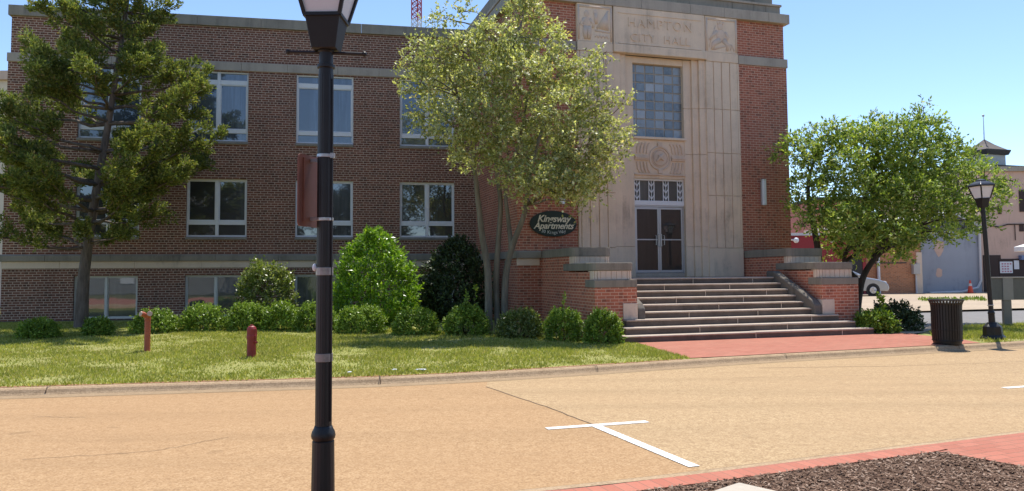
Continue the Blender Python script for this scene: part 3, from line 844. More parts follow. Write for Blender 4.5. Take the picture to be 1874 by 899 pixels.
mb.build('mortar_grid', plain('block_mortar', (0.40, 0.36, 0.30), 0.9), e)
mb = MB(); mb.box(OU0 - .02, OU1 + .02, .06, .42, gb0 - .075, gb0 - .002); mb.build('sill', M_stone, e, bevel=.012)

# carved medallion panel between door and window
e = bpy.data.objects.new('medallion_panel', None); e.empty_display_size = .2; link(e, TOW, hall)
mz0, mz1 = 4.44, 5.60; yf = .14
mb = MB(); mb.box(OU0, OU1, yf, .45, mz0, mz1); mb.build('panel_slab', M_stone, e)
m = MB(); uc, zc = (OU0 + OU1) / 2, 5.05
def ringy(r, tube, y):
    m.tube([(uc + r * math.cos(a), y, zc + r * math.sin(a)) for a in np.linspace(0, 2 * math.pi, 33)], tube, 6, cap=False)
ringy(.34, .035, yf - .005); ringy(.255, .018, yf - .01)
m.lathe([(.235, 0), (.22, .03), (0.0, .035)], 24); 
nlast = 24 * 3
for i in range(len(m.v) - nlast, len(m.v)):
    x_, y_, z_ = m.v[i]; m.v[i] = (uc + x_, yf - z_, zc + y_)
m.f[-26:] = [q for q in m.f[-26:]]
m.tube([(uc - .12, yf - .045, zc - .1), (uc - .02, yf - .06, zc + .02), (uc + .1, yf - .045, zc + .12)], [.02, .06, .03], 8)
m.tube([(uc - .08, yf - .045, zc + .1), (uc + .02, yf - .06, zc), (uc + .1, yf - .045, zc - .06)], [.015, .05, .02], 8)
for sgn in (-1, 1):
    for sz in (-1, 1):
        for k in range(4):
            x0 = uc + sgn * (.40 + .11 * k); x1 = min(max(x0 + sgn * (.02), OU0 + .03), OU1 - .03)
            za, zb = zc + sz * .13, zc + sz * .40
            m.tube([(x0 - sgn * .06, yf - .012, zc + sz * .44), (x0, yf - .012, zc + sz * .34), (x0 + sgn * .03, yf - .012, za)], .028, 6)
    m.box(min(uc + sgn * .38, uc + sgn * .83), max(uc + sgn * .38, uc + sgn * .83), yf - .05, yf + .01, zc - .07, zc + .07)
    m.box(min(uc + sgn * .40, uc + sgn * .83), max(uc + sgn * .40, uc + sgn * .83), yf - .07, yf + .01, zc - .02, zc + .02)
m.box(OU0 + .01, OU1 - .01, yf - .05, yf + .01, mz0 + .09, mz0 + .13)
m.box(uc - .07, uc + .07, yf - .05, yf + .01, zc + .34, zc + .46); m.box(uc - .07, uc + .07, yf - .05, yf + .01, zc - .46, zc - .34)
m.build('carving', M_relief, e, bevel=.004, seg=1)

# transom light and doors
yd = .24
e = bpy.data.objects.new('transom', None); e.empty_display_size = .2; link(e, TOW, hall)
m = MB(); tz0, tz1 = 3.78, 4.44
m.box(OU0, OU0 + .05, yd - .03, yd + .08, tz0, tz1); m.box(OU1 - .05, OU1, yd - .03, yd + .08, tz0, tz1)
m.box(OU0 + .05, OU1 - .05, yd - .03, yd + .08, tz1 - .06, tz1); m.box(OU0, OU1, yd - .04, yd + .082, tz0 - .14, tz0)
m.build('frame', M_white, e, bevel=.005)
m = MB(); m.box(OU0 + .03, OU1 - .03, yd + .04, yd + .05, tz0, tz1 - .03); m.build('pane', M_bglass, e)
m = MB(); wo = (OU1 - OU0 - .1)
for k in range(4):
    cx = OU0 + .05 + wo * (.055 + .297 * k)
    for dx in (-.085, .085): m.box(cx + dx - .012, cx + dx + .012, yd, yd + .03, tz0, tz1 - .06)
    m.box(cx - .008, cx + .008, yd + .004, yd + .026, tz0, tz1 - .06)
    for j in range(3):
        zz = tz0 + .03 + j * .19
        for sg in (-1, 1):
            m.prism([(cx, zz), (cx + sg * .073, zz + .10), (cx + sg * .073, zz + .145), (cx, zz + .045)][::sg], yd + .002, yd + .028, axis='y')
m.build('wheat_grille', M_white, e)
m = MB(); m.box(OU0, OU1, yd - .02, .42, 1.5, DB); m.build('threshold', M_tread, hall, TOW, bevel=.01)
m = MB(); m.box(OU0, OU0 + .06, yd - .02, yd + .08, DB, tz0 - .14); m.box(OU1 - .06, OU1, yd - .02, yd + .08, DB, tz0 - .14); m.box(OU0 + .06, OU1 - .06, yd - .018, yd + .08, tz0 - .185, tz0 - .142)
m.build('door_frame', M_alu, hall, TOW, bevel=.004)
dz0, dz1 = DB + .012, tz0 - .19
for k, (a, b) in enumerate(((OU0 + .064, (OU0 + OU1) / 2 - .004), ((OU0 + OU1) / 2 + .004, OU1 - .064))):
    e = bpy.data.objects.new('entrance_door', None); e.empty_display_size = .2; link(e, TOW, hall)
    m = MB(); st = .055
    m.box(a, a + st, yd, yd + .045, dz0, dz1); m.box(b - st, b, yd, yd + .045, dz0, dz1)
    m.box(a + st, b - st, yd, yd + .045, dz1 - .065, dz1); m.box(a + st, b - st, yd, yd + .045, dz0, dz0 + .075)
    m.box(a + st, b - st, yd + .01, yd + .035, 2.60, 2.635)
    m.build('door_frame', M_alu, e, bevel=.004)
    m = MB(); m.box(a + st - .01, b - st + .01, yd + .018, yd + .026, dz0 + .06, dz1 - .05); m.build('pane', M_door_glass, e)
    hx = b - .03 if k == 0 else a + .03
    m = MB(); sx = -.10 if k == 0 else .10
    m.tube([(hx, yd - .0, 2.78), (hx, yd - .06, 2.78), (hx, yd - .06, 2.42), (hx, yd - .0, 2.42)], .014, 8)
    m.tube([(hx + sx, yd - .0, 2.74), (hx + sx, yd - .05, 2.74), (hx + sx, yd - .05, 2.46), (hx + sx, yd - .0, 2.46)], .010, 8)
    m.build('handle', M_alu, e)
    m = MB()
    m.box(hx - .012, hx + .012, yd - .004, yd + .002, 2.9, 3.02)
    m.build('lock', M_alu, e)
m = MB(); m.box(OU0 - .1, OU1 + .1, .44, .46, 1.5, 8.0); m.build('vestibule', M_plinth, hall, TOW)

# ---- steps: nine risers, the three lowest run past the piers
def noise_edge(): return random.uniform(-.004, .004)
stair = bpy.data.objects.new('entrance_steps', None); stair.empty_display_size = .2; link(stair, TOW, hall)
RIS = .1556
ends = [(.17, 6.85), (.36, 6.58), (.52, 6.34)] + [(.80, 5.80)] * 6
for i in range(9):
    z1 = .10 + RIS * (i + 1); v = 4.95 - .3 * i
    a, b = ends[i]; m = MB(); mr = MB()
    y0 = -v; y1 = -v + (.36 if i < 8 else 0)
    if i == 8: y1 = .0
    # slabs butt end to end with narrow joints
    cuts = sorted([a, b] + [a + (b - a) * f for f in ([.30, .68] if i % 2 else [.5, .86])])
    for p, q in zip(cuts[:-1], cuts[1:]):
        dz = random.uniform(-.005, .003)
        m.box(p + .005, q - .005, y0 + random.uniform(-.004, .006), y1, z1 - .042, z1 + dz)
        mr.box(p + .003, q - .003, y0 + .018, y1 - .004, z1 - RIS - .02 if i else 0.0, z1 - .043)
    for p in cuts[1:-1]: mj = MB(); mj.box(p - .0045, p + .0045, y0 + .002, y1 - .01, z1 - RIS if i else .02, z1 - .008); mj.build('mortar_joint', M_lightstone, stair)
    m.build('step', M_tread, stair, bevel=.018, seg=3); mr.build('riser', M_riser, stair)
m = MB(); m.box(.9, 5.8, -4.2, -.02, .0, .50); m.box(.9, 5.8, -3.3, -.02, .5, .98); m.box(.9, 5.8, -2.5, -.02, .98, 1.34); m.build('step_core', M_plinth, stair)
m = MB(); m.box(SU0, SU1, -2.2, -.0, 1.0, 1.492); m.build('landing', M_tread, stair)

# ---- piers either side of the steps, in two stages
def pier(ui_b, uo_b, ui_f, uo_f, inner):
    """inner: +1 when the steps lie on the +u side"""
    e = bpy.data.objects.new('stair_pier', None); e.empty_display_size = .2; link(e, TOW, hall)
    L = lambda f, b, v: b + (f - b) * v / 4.15
    def plan(v0, v1, ins=0.0, rad=0.0, fr=0.0):
        ui0, uo0 = L(ui_f, ui_b, v0), L(uo_f, uo_b, v0); ui1, uo1 = L(ui_f, ui_b, v1), L(uo_f, uo_b, v1)
        lo0, hi0 = min(ui0, uo0) + ins, max(ui0, uo0) - ins; lo1, hi1 = min(ui1, uo1) + ins, max(ui1, uo1) - ins
        if rad:
            k = [(lo1 + rad * (1 - math.cos(a)) , -(v1 + fr) + rad * (1 - math.sin(a))) for a in np.linspace(0, math.pi / 2, 4)]
            k2 = [(hi1 - rad * (1 - math.cos(a)), -(v1 + fr) + rad * (1 - math.sin(a))) for a in np.linspace(math.pi / 2, 0, 4)]
            return [(lo0, -v0)] + k + k2 + [(hi0, -v0)]
        return [(lo0, -v0), (lo1, -v1 - fr), (hi1, -v1 - fr), (hi0, -v0)]
    m = MB(); m.prism(plan(.0, 4.15), 0.0, 1.30); m.prism(plan(0.0, 3.75, .012), 1.303, 1.66); m.prism(plan(0, 2.3, .02), 1.663, 2.055)
    m.build('brick_body', M_brick_pier, e)
    m = MB(); m.prism(plan(3.55, 4.15, -.012, 0.03, .012), 1.303, 1.478); m.build('base_course', M_stone_dark, e, bevel=.012)
    def block(v1, z0, z1):
        m = MB(); v0 = v1 - .38
        m.prism(plan(v0, v1, .035, .16), z0, z1)
        m.build('stone_block', M_lightstone, e, bevel=.004, seg=1)
        # flutes: thin upright dark joints cut as raised ribs between them
        m = MB(); lo = min(L(ui_f, ui_b, v1), L(uo_f, uo_b, v1)) + .035; hi = max(L(ui_f, ui_b, v1), L(uo_f, uo_b, v1)) - .035
        n = 5; xs = np.linspace(lo + .16, hi - .16, n + 1)
        for p, q in zip(xs[:-1], xs[1:]): m.box(p + .008, q - .008, -v1 - .014, -v1 + .01, z0 + .006, z1 - .004)
        for sd, cx in ((-1, lo + .16), (1, hi - .16)):
            for a in np.linspace(.22, 1.38, 4):
                px_, py_ = cx + sd * .162 * math.sin(a), -v1 + .16 - .162 * math.cos(a)
                tx, ty = math.cos(a) * .026, sd * math.sin(a) * .026 
                nx_, ny_ = sd * math.sin(a) * .012, -math.cos(a) * .012
                m.prism([(px_ - tx - nx_, py_ - ty * 1 - ny_), (px_ - tx + nx_, py_ - ty + ny_), (px_ + tx + nx_, py_ + ty + ny_), (px_ + tx - nx_, py_ + ty - ny_)], z0 + .006, z1 - .004)
        m.build('flute', M_lightstone, e)
    block(4.02, 1.480, 1.69); block(2.62, 1.863, 2.055)
    m = MB(); m.prism(plan(1.9, 4.02, .0, .17, .03), 1.692, 1.875); m.build('coping', M_stone_dark, e, bevel=.014)
    m = MB(); m.prism(plan(0.02, 2.62, .0, .17, .03), 2.058, 2.275); m.build('coping', M_stone_dark, e, bevel=.014)
    m = MB()
    c = ui_f; a_, b_ = (c - .36, c + .004) if inner > 0 else (c - .004, c + .36)
    m.box(a_, b_, -4.175, -3.9, .567, .935); m.build('corner_block', M_lightstone, e, bevel=.01)
    return e
pier(1.09, 0.0, .89, -.17, 1)
pier(6.55, 7.75, 6.0, 7.12, -1)
# sloping stone cheeks beside the upper flight
for a, b in ((.905, 1.10), (5.76, 5.985)):
    m = MB(); m.prism([(-4.17, .55), (-4.17, .80), (-4.05, .92), (-2.50, 1.66), (-2.2, 1.66), (-2.2, .55)], a, b, axis='x')
    m.build('stair_cheek', stone_mat('dark_cheek_stone', (0.17, 0.15, 0.125), (0.06, 0.055, 0.05)), stair, bevel=.04, seg=3)

# wall lamps and oval sign on the entrance bay
def sconce(u, z0, z1, label):
    t_ = thing('wall_lamp', label, 'wall lamp', M=TOW @ Matrix.Translation((u, 0, 0)), group='tubular wall lamps beside the entrance')
    m = MB(); m.box(-.05, .05, -.03, -.001, z0 + .05, z1 - .05); m.build('back_plate', M_alu, t_)
    m = MB(); m.tube([(0, -.09, z0), (0, -.09, z1)], .075, 14); m.build('diffuser', M_frost, t_)
    m = MB()
    for zz in (z0 - .03, z1 - .01): m.tube([(0, -.09, zz), (0, -.09, zz + .04)], .082, 14)
    for a in (-.075, .075): m.tube([(a, -.11, z0), (a, -.11, z1)], .014, 6)
    m.build('cage', M_alu, t_)
sconce(7.25, 3.72, 4.46, 'tubular metal wall lamp on the brick right of the stone entrance surround')
sconce(.60, 3.62, 4.28, 'tubular metal wall lamp above the green oval sign, partly behind leaves')
sg = thing('oval_sign', 'dark green oval sign with cream lettering reading Kingsway Apartments', 'sign', M=TOW @ Matrix.Translation((.345, 0, 3.03)))
m = MB(); m.prism([(.70 * math.cos(a), .365 * math.sin(a)) for a in np.linspace(0, 2 * math.pi, 49)[:-1]], -.075, -.03, axis='y'); m.build('board', M_sign_green, sg, bevel=.012)
for bx in (-.4, .3):
    m = MB(); m.box(bx, bx + .1, -.03, -.001, -.1, .1); m.build('bracket', M_blackm, sg)
for txt, z, sz, dx in (('Kingsway', .055, .27, .0), ('Apartments', -.14, .255, .0)):
    v, f = text_mb(txt, sz, .004, shear=.32, offset=.0045, spacing=.96)
    m = MB(); m.add([(p[0] + dx, p[1] - .081, p[2] + z) for p in v], f); m.build('lettering', M_gold, sg)
m = MB(); s_ = '30 Kings Way'
for i, ch_ in enumerate(s_):
    if ch_ == ' ': continue
    a = (i - (len(s_) - 1) / 2) * .062
    v, f = text_mb(ch_, .125, .003, offset=.001)
    cx, cz = a * 1.0, -.285 + 0.35 * a * a
    rr = .5 * a
    m.add([(cx + p[0] * math.cos(rr) - p[2] * math.sin(rr), p[1] - .081, cz + p[0] * math.sin(rr) + p[2] * math.cos(rr)) for p in v], f)
m.build('lettering', plain('pale_lettering', (.5, .53, .48), .5), sg)
# ------------------------------------------------------------------ foliage
def unit(v): return v / (np.linalg.norm(v, axis=-1, keepdims=True) + 1e-9)
def rand_dir(n): return unit(rng.normal(size=(n, 3)))
def leaf_quads(P, A, size, aspect=0.45, flat=0.0, N=None):
    """diamond leaves: P base points, A axis directions, size lengths"""
    n = len(P); A = unit(A)
    up = np.tile(np.array([[0, 0, 1.0]]), (n, 1)) * flat + rand_dir(n) * (1 - flat * .6)
    if N is not None: up = unit(N + rng.normal(size=(n, 3)) * .42)
    sd = unit(np.cross(A, up)); L = size[:, None]
    nm = np.cross(sd, A)
    mid = P + A * L * .5
    V = np.stack([P, mid + sd * L * aspect * .5 + nm * L * .06, P + A * L, mid - sd * L * aspect * .5 + nm * L * .06], 1)
    return V.reshape(-1, 3)

def twigs(cent, rad, per, leaf, n_leaf=12, up=0.35, tl=(.22, .42), flat=.3, aspect=.45, shell=(.45, 1.0), squash=(1, 1, .85)):
    """leafy twigs spread through balls; returns leaf corner points"""
    out = []
    for c, r in zip(cent, rad):
        n = max(4, int(per * r * r))
        d = rand_dir(n) * np.array(squash)
        rr = r * (shell[0] + (shell[1] - shell[0]) * rng.random(n) ** .6)
        o = np.asarray(c)[None] + d * rr[:, None]
        ax = unit(d * 1.0 + rng.normal(size=(n, 3)) * .55 + np.array([0, 0, up]))
        ln = rng.uniform(*tl, n)
        for k in range(n_leaf):
            t = (k + rng.random(n)) / n_leaf
            p = o + ax * (ln * t)[:, None]
            p[:, 2] -= (t ** 2) * ln * .15
            a = unit(ax * .55 + rng.normal(size=(n, 3)) * .7 + np.array([0, 0, .1]))
            s = leaf * rng.uniform(.6, 1.25, n)
            out.append(leaf_quads(p, a, s, aspect, flat, unit(d) * .75 + np.array([0, 0, .8])))
    return np.concatenate(out)

def limb_mb(mb, a, b, r0, r1, sag=0.0, n=6, wob=.06, seg=8):
    a = Vector(a); b = Vector(b); L = (b - a).length
    pts = []; rs = []
    for i in range(n + 1):
        f = i / n; p = a.lerp(b, f)
        if 0 < i < n: p += Vector((random.uniform(-1, 1), random.uniform(-1, 1), random.uniform(-1, 1))) * wob * L * .35
        p.z += sag * math.sin(math.pi * f) * L
        pts.append(p); rs.append(r0 + (r1 - r0) * f)
    mb.tube(pts, rs, seg, cap=True); return pts

def smooth_path(P, n=4):
    P = [Vector(p) for p in P]; out = []
    for i in range(len(P) - 1):
        p0, p1, p2, p3 = P[max(i - 1, 0)], P[i], P[i + 1], P[min(i + 2, len(P) - 1)]
        for k in range(n):
            t = k / n
            out.append(.5 * ((2 * p1) + (p2 - p0) * t + (2 * p0 - 5 * p1 + 4 * p2 - p3) * t * t + (3 * p1 - p0 - 3 * p2 + p3) * t ** 3))
    return out + [P[-1]]

def px_r(rpx, D): return rpx * D / FPX

def broad_tree(name, label, cat, base, trunks, clumps, D, lm, bm, per, leaf, thick, trunk_r, group=None, up=.35, n_leaf=12, aspect=.45, seed=1, tl=(.22, .42), flat=.3, bulge=1.9, top=0, bot=380):
    global rng
    rng = np.random.default_rng(seed); random.seed(seed)
    root = thing(name, label, cat, loc=base, group=group)
    cent = []; rad = []
    for i_, c in enumerate(clumps):
        px, py, r = c[:3]
        fr = min(1, max(0, (py - top) / (bot - top)))
        dd = c[3] if len(c) > 3 else -bulge * fr ** .8 + random.uniform(-.3, .3)
        if i_ % 3 == 0: dd = random.uniform(-.2, thick)
        cent.append(np.array(at(px, py, D + dd))); rad.append(px_r(r, D + dd) * .80)
    V = twigs(cent, rad, per, leaf, n_leaf, up, flat=flat, aspect=aspect, tl=tl)
    Minv = WM[root.name].inverted()
    mb = MB(); ends = []
    for tr in trunks:
        pts = smooth_path([at(p[0], p[1], p[2]) if isinstance(p, tuple) and len(p) == 3 else Vector(p) for p in tr[0]])
        n = len(pts); r0, r1 = tr[1]
        mb.tube(pts, [r0 * (1.35 if i == 0 else 1) + (r1 - r0) * i / (n - 1) for i in range(n)], 9)
        ends += [(p, r0 + (r1 - r0) * i / (n - 1)) for i, p in enumerate(pts) if i > n * .45]
    for c, r in zip(cent, rad):
        c = Vector(c)
        cand = sorted(ends, key=lambda e: (e[0] - c).length + (0.8 * max(0, e[0].z - c.z)))[:3]
        e = random.choice(cand)
        limb_mb(mb, e[0], c, min(e[1] * .6, .05), .008, sag=.06, n=5, wob=.10, seg=5)
        for q in range(4):
            dv = Vector(rand_dir(1)[0]) * r * .9; dv.z = abs(dv.z) * .8
            limb_mb(mb, c + Vector((0, 0, -.15 * r)), c + dv, .011, .004, n=2, wob=.1, seg=4)
    mb.build('trunk', bm, root, Matrix.Identity(4), smooth=True)
    o = quick_mesh('crown', V, 4, lm, root)
    return root

M_oak = leaf_mat('olive_small_leaf', [(0.0, (0.237, 0.259, 0.101)), (0.4, (0.459, 0.484, 0.193)), (0.75, (0.679, 0.690, 0.322)), (0.93, (0.800, 0.800, 0.564)), (1.0, (0.800, 0.569, 0.261))], trans=.45, rough=.45, spec=.45, clump=(.65, 1.0), cs=.8)
M_right = leaf_mat('fresh_green_leaf', [(0.0, (0.104, 0.171, 0.037)), (0.45, (0.268, 0.378, 0.076)), (0.85, (0.464, 0.549, 0.122)), (1.0, (0.671, 0.659, 0.259))], trans=.46, rough=.5, spec=.35, clump=(.65, 1.0), cs=.9)
M_cedar = leaf_mat('cedar_scale_leaf', [(0.0, (0.108, 0.143, 0.045)), (0.5, (0.234, 0.295, 0.077)), (0.85, (0.371, 0.400, 0.113)), (1.0, (0.438, 0.347, 0.167))], trans=.36, rough=.6, spec=.2, clump=(.6, 1.0), cs=1.2)
M_bark_pale = bark_mat('pale_grey_bark', (0.10, 0.085, 0.06), (0.27, 0.24, 0.18), 7)
M_bark_dark = bark_mat('dark_bark', (0.025, 0.02, 0.016), (0.085, 0.07, 0.055), 9)
M_bark_cedar = bark_mat('shredding_cedar_bark', (0.055, 0.04, 0.03), (0.20, 0.16, 0.13), 12)

# --- multi-stemmed small-leaved tree in front of the entrance bay
DM = 19.3
clM = [(958, 28, 42), (962, 2, 24), (905, 72, 46), (1000, 78, 42), (850, 92, 42), (803, 108, 46), (765, 88, 20), (815, 32, 20), (850, 20, 16), (788, 42, 10), (768, 152, 30), (748, 120, 18),
       (822, 160, 50), (882, 150, 56), (950, 140, 56), (1018, 138, 52), (1072, 132, 36), (1104, 98, 12), (780, 212, 32), (830, 228, 50), (890, 220, 56), (958, 218, 56),
       (1028, 208, 56), (1088, 200, 46), (1128, 235, 26), (1118, 276, 30), (1060, 270, 52), (1000, 280, 52), (930, 278, 48), (872, 272, 38), (1094, 322, 30), (1040, 332, 36),
       (980, 330, 36), (1058, 366, 20), (936, 322, 26), (1016, 352, 16), (838, 286, 18), (1140, 190, 14), (1145, 262, 12), (930, 100, 50), (1005, 345, 26), (1070, 352, 16), (862, 312, 12), (742, 165, 14), (1050, 345, 26), (1085, 345, 22), (1012, 305, 30), (1068, 310, 30), (1108, 300, 22), (965, 350, 20)]
bm = at(912, 575, DM); bz = H(bm.x, bm.y)
def g_(px, py, Y): return (px, py, Y)
trM = [([Vector((bm.x - .25, DM, bz - .1)), g_(893, 500, DM), g_(882, 430, DM), g_(874, 360, DM), g_(866, 290, DM - .1), g_(850, 215, DM - .3), g_(830, 150, DM - .3)], (.105, .03)),
       ([Vector((bm.x + .15, DM + .1, bz - .1)), g_(925, 510, DM + .1), g_(938, 450, DM), g_(960, 390, DM - .1), g_(968, 330, DM - .2), g_(985, 260, DM - .2), g_(1010, 190, DM - .2)], (.10, .03)),
       ([Vector((bm.x + .0, DM + .15, bz - .1)), g_(908, 520, DM + .15), g_(912, 440, DM + .2), g_(916, 370, DM + .3), g_(908, 300, DM + .3), g_(915, 200, DM + .2), g_(930, 110, DM), g_(955, 40, DM)], (.09, .025)),
       ([g_(936, 455, DM + .05), g_(930, 400, DM + .2), g_(926, 340, DM + .3), g_(950, 260, DM + .4), g_(965, 180, DM + .3)], (.065, .025)),
       ([g_(966, 345, DM - .2), g_(1000, 318, DM - .3), g_(1045, 290, DM - .4), g_(1090, 255, DM - .4)], (.045, .02))]
broad_tree('broadleaf_tree', 'olive green small leaved tree with several pale stems in front of the entrance bay', 'tree', (bm.x, DM, bz), trM, clM, DM, M_oak, M_bark_pale, 640, .088, 1.0, .1, n_leaf=11, aspect=.55, seed=11, bulge=1.9, top=0, bot=370)

# --- leaning trees right of the steps
DR = 22.3
clR1 = [(1424, 278, 15), (1447, 266, 22), (1468, 278, 32), (1492, 310, 40), (1474, 350, 32), (1500, 252, 30), (1520, 330, 36), (1528, 388, 30), (1486, 398, 26), (1462, 375, 20), (1470, 410, 12), (1515, 275, 30), (1505, 420, 16)]
b1 = at(1500, 500, DR + .6)
broad_tree('broadleaf_tree', 'slender green tree with one dark trunk rising behind the right stair pier', 'tree', (b1.x, b1.y, H(b1.x, b1.y)),
           [([Vector((b1.x, DR + .6, .0)), (1499, 480, DR + .6), (1492, 430, DR + .5), (1481, 380, DR + .3), (1480, 330, DR), (1495, 280, DR)], (.12, .03))], clR1, DR, M_right, M_bark_dark, 500, .115, .5, .1, group='green trees right of the steps', n_leaf=10, seed=12, bulge=1.2, top=240, bot=420)
clR2 = [(1545, 252, 36), (1530, 236, 20), (1582, 268, 46), (1600, 240, 36), (1642, 250, 46), (1682, 216, 18), (1690, 198, 9), (1692, 240, 40), (1670, 290, 54), (1620, 318, 56), (1580, 358, 50),
        (1560, 408, 40), (1620, 388, 54), (1672, 360, 50), (1722, 300, 50), (1764, 302, 36), (1802, 322, 30), (1836, 352, 24), (1762, 358, 44), (1806, 372, 26), (1722, 378, 44), (1764, 415, 28),
        (1735, 426, 16), (1640, 428, 38), (1590, 440, 32), (1850, 330, 10), (1742, 262, 20), (1770, 275, 12), (1718, 262, 22), (1800, 405, 14), (1690, 408, 30), (1555, 300, 30), (1730, 225, 8), (1745, 440, 10), (1700, 440, 12), (1655, 455, 20), (1605, 462, 18), (1570, 450, 22), (1530, 440, 26, .5), (1553, 458, 22, .4), (1600, 432, 34, .6), (1640, 452, 24, .5), (1545, 385, 38, .5), (1520, 418, 24, .5), (1575, 405, 36, .7), (1675, 425, 30, .4), (1625, 350, 44, .8), (1700, 345, 40, .7), (1585, 320, 42, .8), (1660, 320, 40, .9)]
b2 = at(1569, 590, DR)
broad_tree('broadleaf_tree', 'wide spreading green tree with a leaning trunk between the steps and the street lamp', 'tree', (b2.x, b2.y, H(b2.x, b2.y)),
           [([Vector((b2.x - .05, DR, .0)), (1572, 540, DR), (1583, 500, DR), (1612, 462, DR - .1), (1660, 435, DR - .2), (1710, 390, DR - .3), (1760, 345, DR - .3)], (.115, .03)),
            ([(1577, 520, DR), (1545, 480, DR + .2), (1560, 440, DR + .1), (1590, 380, DR), (1600, 310, DR), (1605, 260, DR)], (.07, .03)),
            ([(1600, 474, DR), (1630, 420, DR + .2), (1655, 340, DR + .2), (1680, 260, DR + .1), (1688, 215, DR)], (.09, .02)),
            ([Vector((b2.x - .25, DR + .3, 0)), (1535, 500, DR + .3), (1570, 462, DR + .3), (1610, 430, DR + .3), (1640, 390, DR + .3)], (.07, .03))], clR2, DR, M_right, M_bark_dark, 520, .115, 1.3, .1, group='green trees right of the steps', n_leaf=10, seed=13, bulge=2.2, top=200, bot=450)

# --- tall cedar on the left
rng = np.random.default_rng(21); random.seed(21)
DC = 20.3
bc = at(148, 606, DC); zc_ = H(bc.x, bc.y)
cedar = thing('cedar_tree', 'tall ragged cedar tree with a straight grey trunk on the left lawn', 'tree', loc=(bc.x, DC, zc_))
tp = smooth_path([Vector((bc.x, DC, zc_ - .1)), at(150, 560, DC), at(154, 500, DC), at(162, 440, DC), at(176, 350, DC), at(196, 240, DC), at(212, 140, DC), at(228, 40, DC), at(238, -40, DC), at(244, -100, DC)], 4)
mb = MB(); nT = len(tp)
mb.tube(tp, [.25 if i == 0 else (.195 - .17 * (i / (nT - 1)) ** .8) for i in range(nT)], 12)
prof = [(-110, 225, 265), (-60, 195, 300), (-20, 160, 318), (0, 150, 312), (20, 120, 300), (40, 75, 288), (70, 92, 290), (100, 48, 302), (130, 50, 330), (160, 40, 372), (190, 10, 388), (225, -15, 402), (255, -40, 408),
        (300, -60, 408), (340, -70, 385), (370, -60, 345), (400, -50, 310), (430, -20, 250), (450, 30, 215)]
PV = []
def plume(o, ax, L, wd, n):
    """feathery cedar tuft: short sprays set along an axis"""
    ax = np.asarray(ax) / np.linalg.norm(ax)
    t = rng.random(n) ** .8
    rd = rand_dir(n); rd -= (rd @ ax)[:, None] * ax; rd = unit(rd)
    wr = wd * (np.sin(np.pi * (0.12 + .8 * t))) * (.35 + .65 * rng.random(n))
    p = np.asarray(o)[None] + ax * (t * L)[:, None] + rd * (wr * .5)[:, None]
    a = unit(ax * .75 + rd * .75 + np.array([0, 0, .45]) + rng.normal(size=(n, 3)) * .22)
    ln = wd * rng.uniform(.45, .95, n)
    for k in range(5):
        tt = (k + rng.random(n)) / 5
        q = p + a * (ln * tt)[:, None]
        b = unit(a + rng.normal(size=(n, 3)) * .5)
        PV.append(leaf_quads(q, b, rng.uniform(.055, .115, n), .42, .2, rd * .7 + ax * .2 + np.array([0, 0, .75])))
ys = np.array([p[0] for p in prof]); xl = np.array([p[1] for p in prof]); xr = np.array([p[2] for p in prof])
py = -105
while py < 446:
    tpos = min(tp, key=lambda p: abs(((p - Vector((0, 0, EYE))).z / p.y) - ((at(200, py + 18, DC).z - EYE) / DC)))
    l = float(np.interp(py, ys, xl)); r = float(np.interp(py, ys, xr))
    tx = float(np.interp(py, [-100, 40, 240, 440], [244, 228, 196, 162]))
    for az in np.arange(0, 2 * math.pi, 2 * math.pi / 5) + rng.uniform(0, 6):
        az += rng.normal() * .3
        ext = (r - tx) if math.cos(az) > 0 else (tx - l)
        Lp = px_r(ext, DC) * (rng.uniform(.70, 1.12))
        dep = Lp * (abs(math.cos(az)) + .85 * abs(math.sin(az)))
        dvec = np.array([math.cos(az), math.sin(az) * .9, 0])
        tip = np.array(tpos) + dvec * Lp + np.array([0, 0, rng.uniform(.08, .30) * Lp])
        start = np.array(tpos) - np.array([0, 0, .06 * Lp])
        pts = limb_mb(mb, start, tip, .018 + .014 * Lp, .006, sag=-.06, n=6, wob=.07, seg=5)
        pts = [np.array(p) for p in pts]
        nm = max(3, int(Lp * 3.6))
        for i in range(nm):
            f = .38 + .62 * (i + rng.random() * .8) / nm
            f = min(f, .999); j = int(f * 6); o_ = pts[j] + (pts[j + 1] - pts[j]) * (f * 6 - j)
            bd = pts[-1] - pts[0]; bd = bd / np.linalg.norm(bd)
            sd = rand_dir(1)[0]; a_ = bd * (.7 + .5 * f) + sd * .75 + np.array([0, 0, .35])
            L_ = rng.uniform(.35, .68) * (1.15 - .4 * f); 
            plume(o_, a_, L_, rng.uniform(.15, .25), int(34 + 48 * L_))
    py += 25 + max(0, (py + 20)) * .016
mb.build('trunk', M_bark_cedar, cedar, Matrix.Identity(4), smooth=True)
quick_mesh('crown', np.concatenate(PV), 4, M_cedar, cedar)

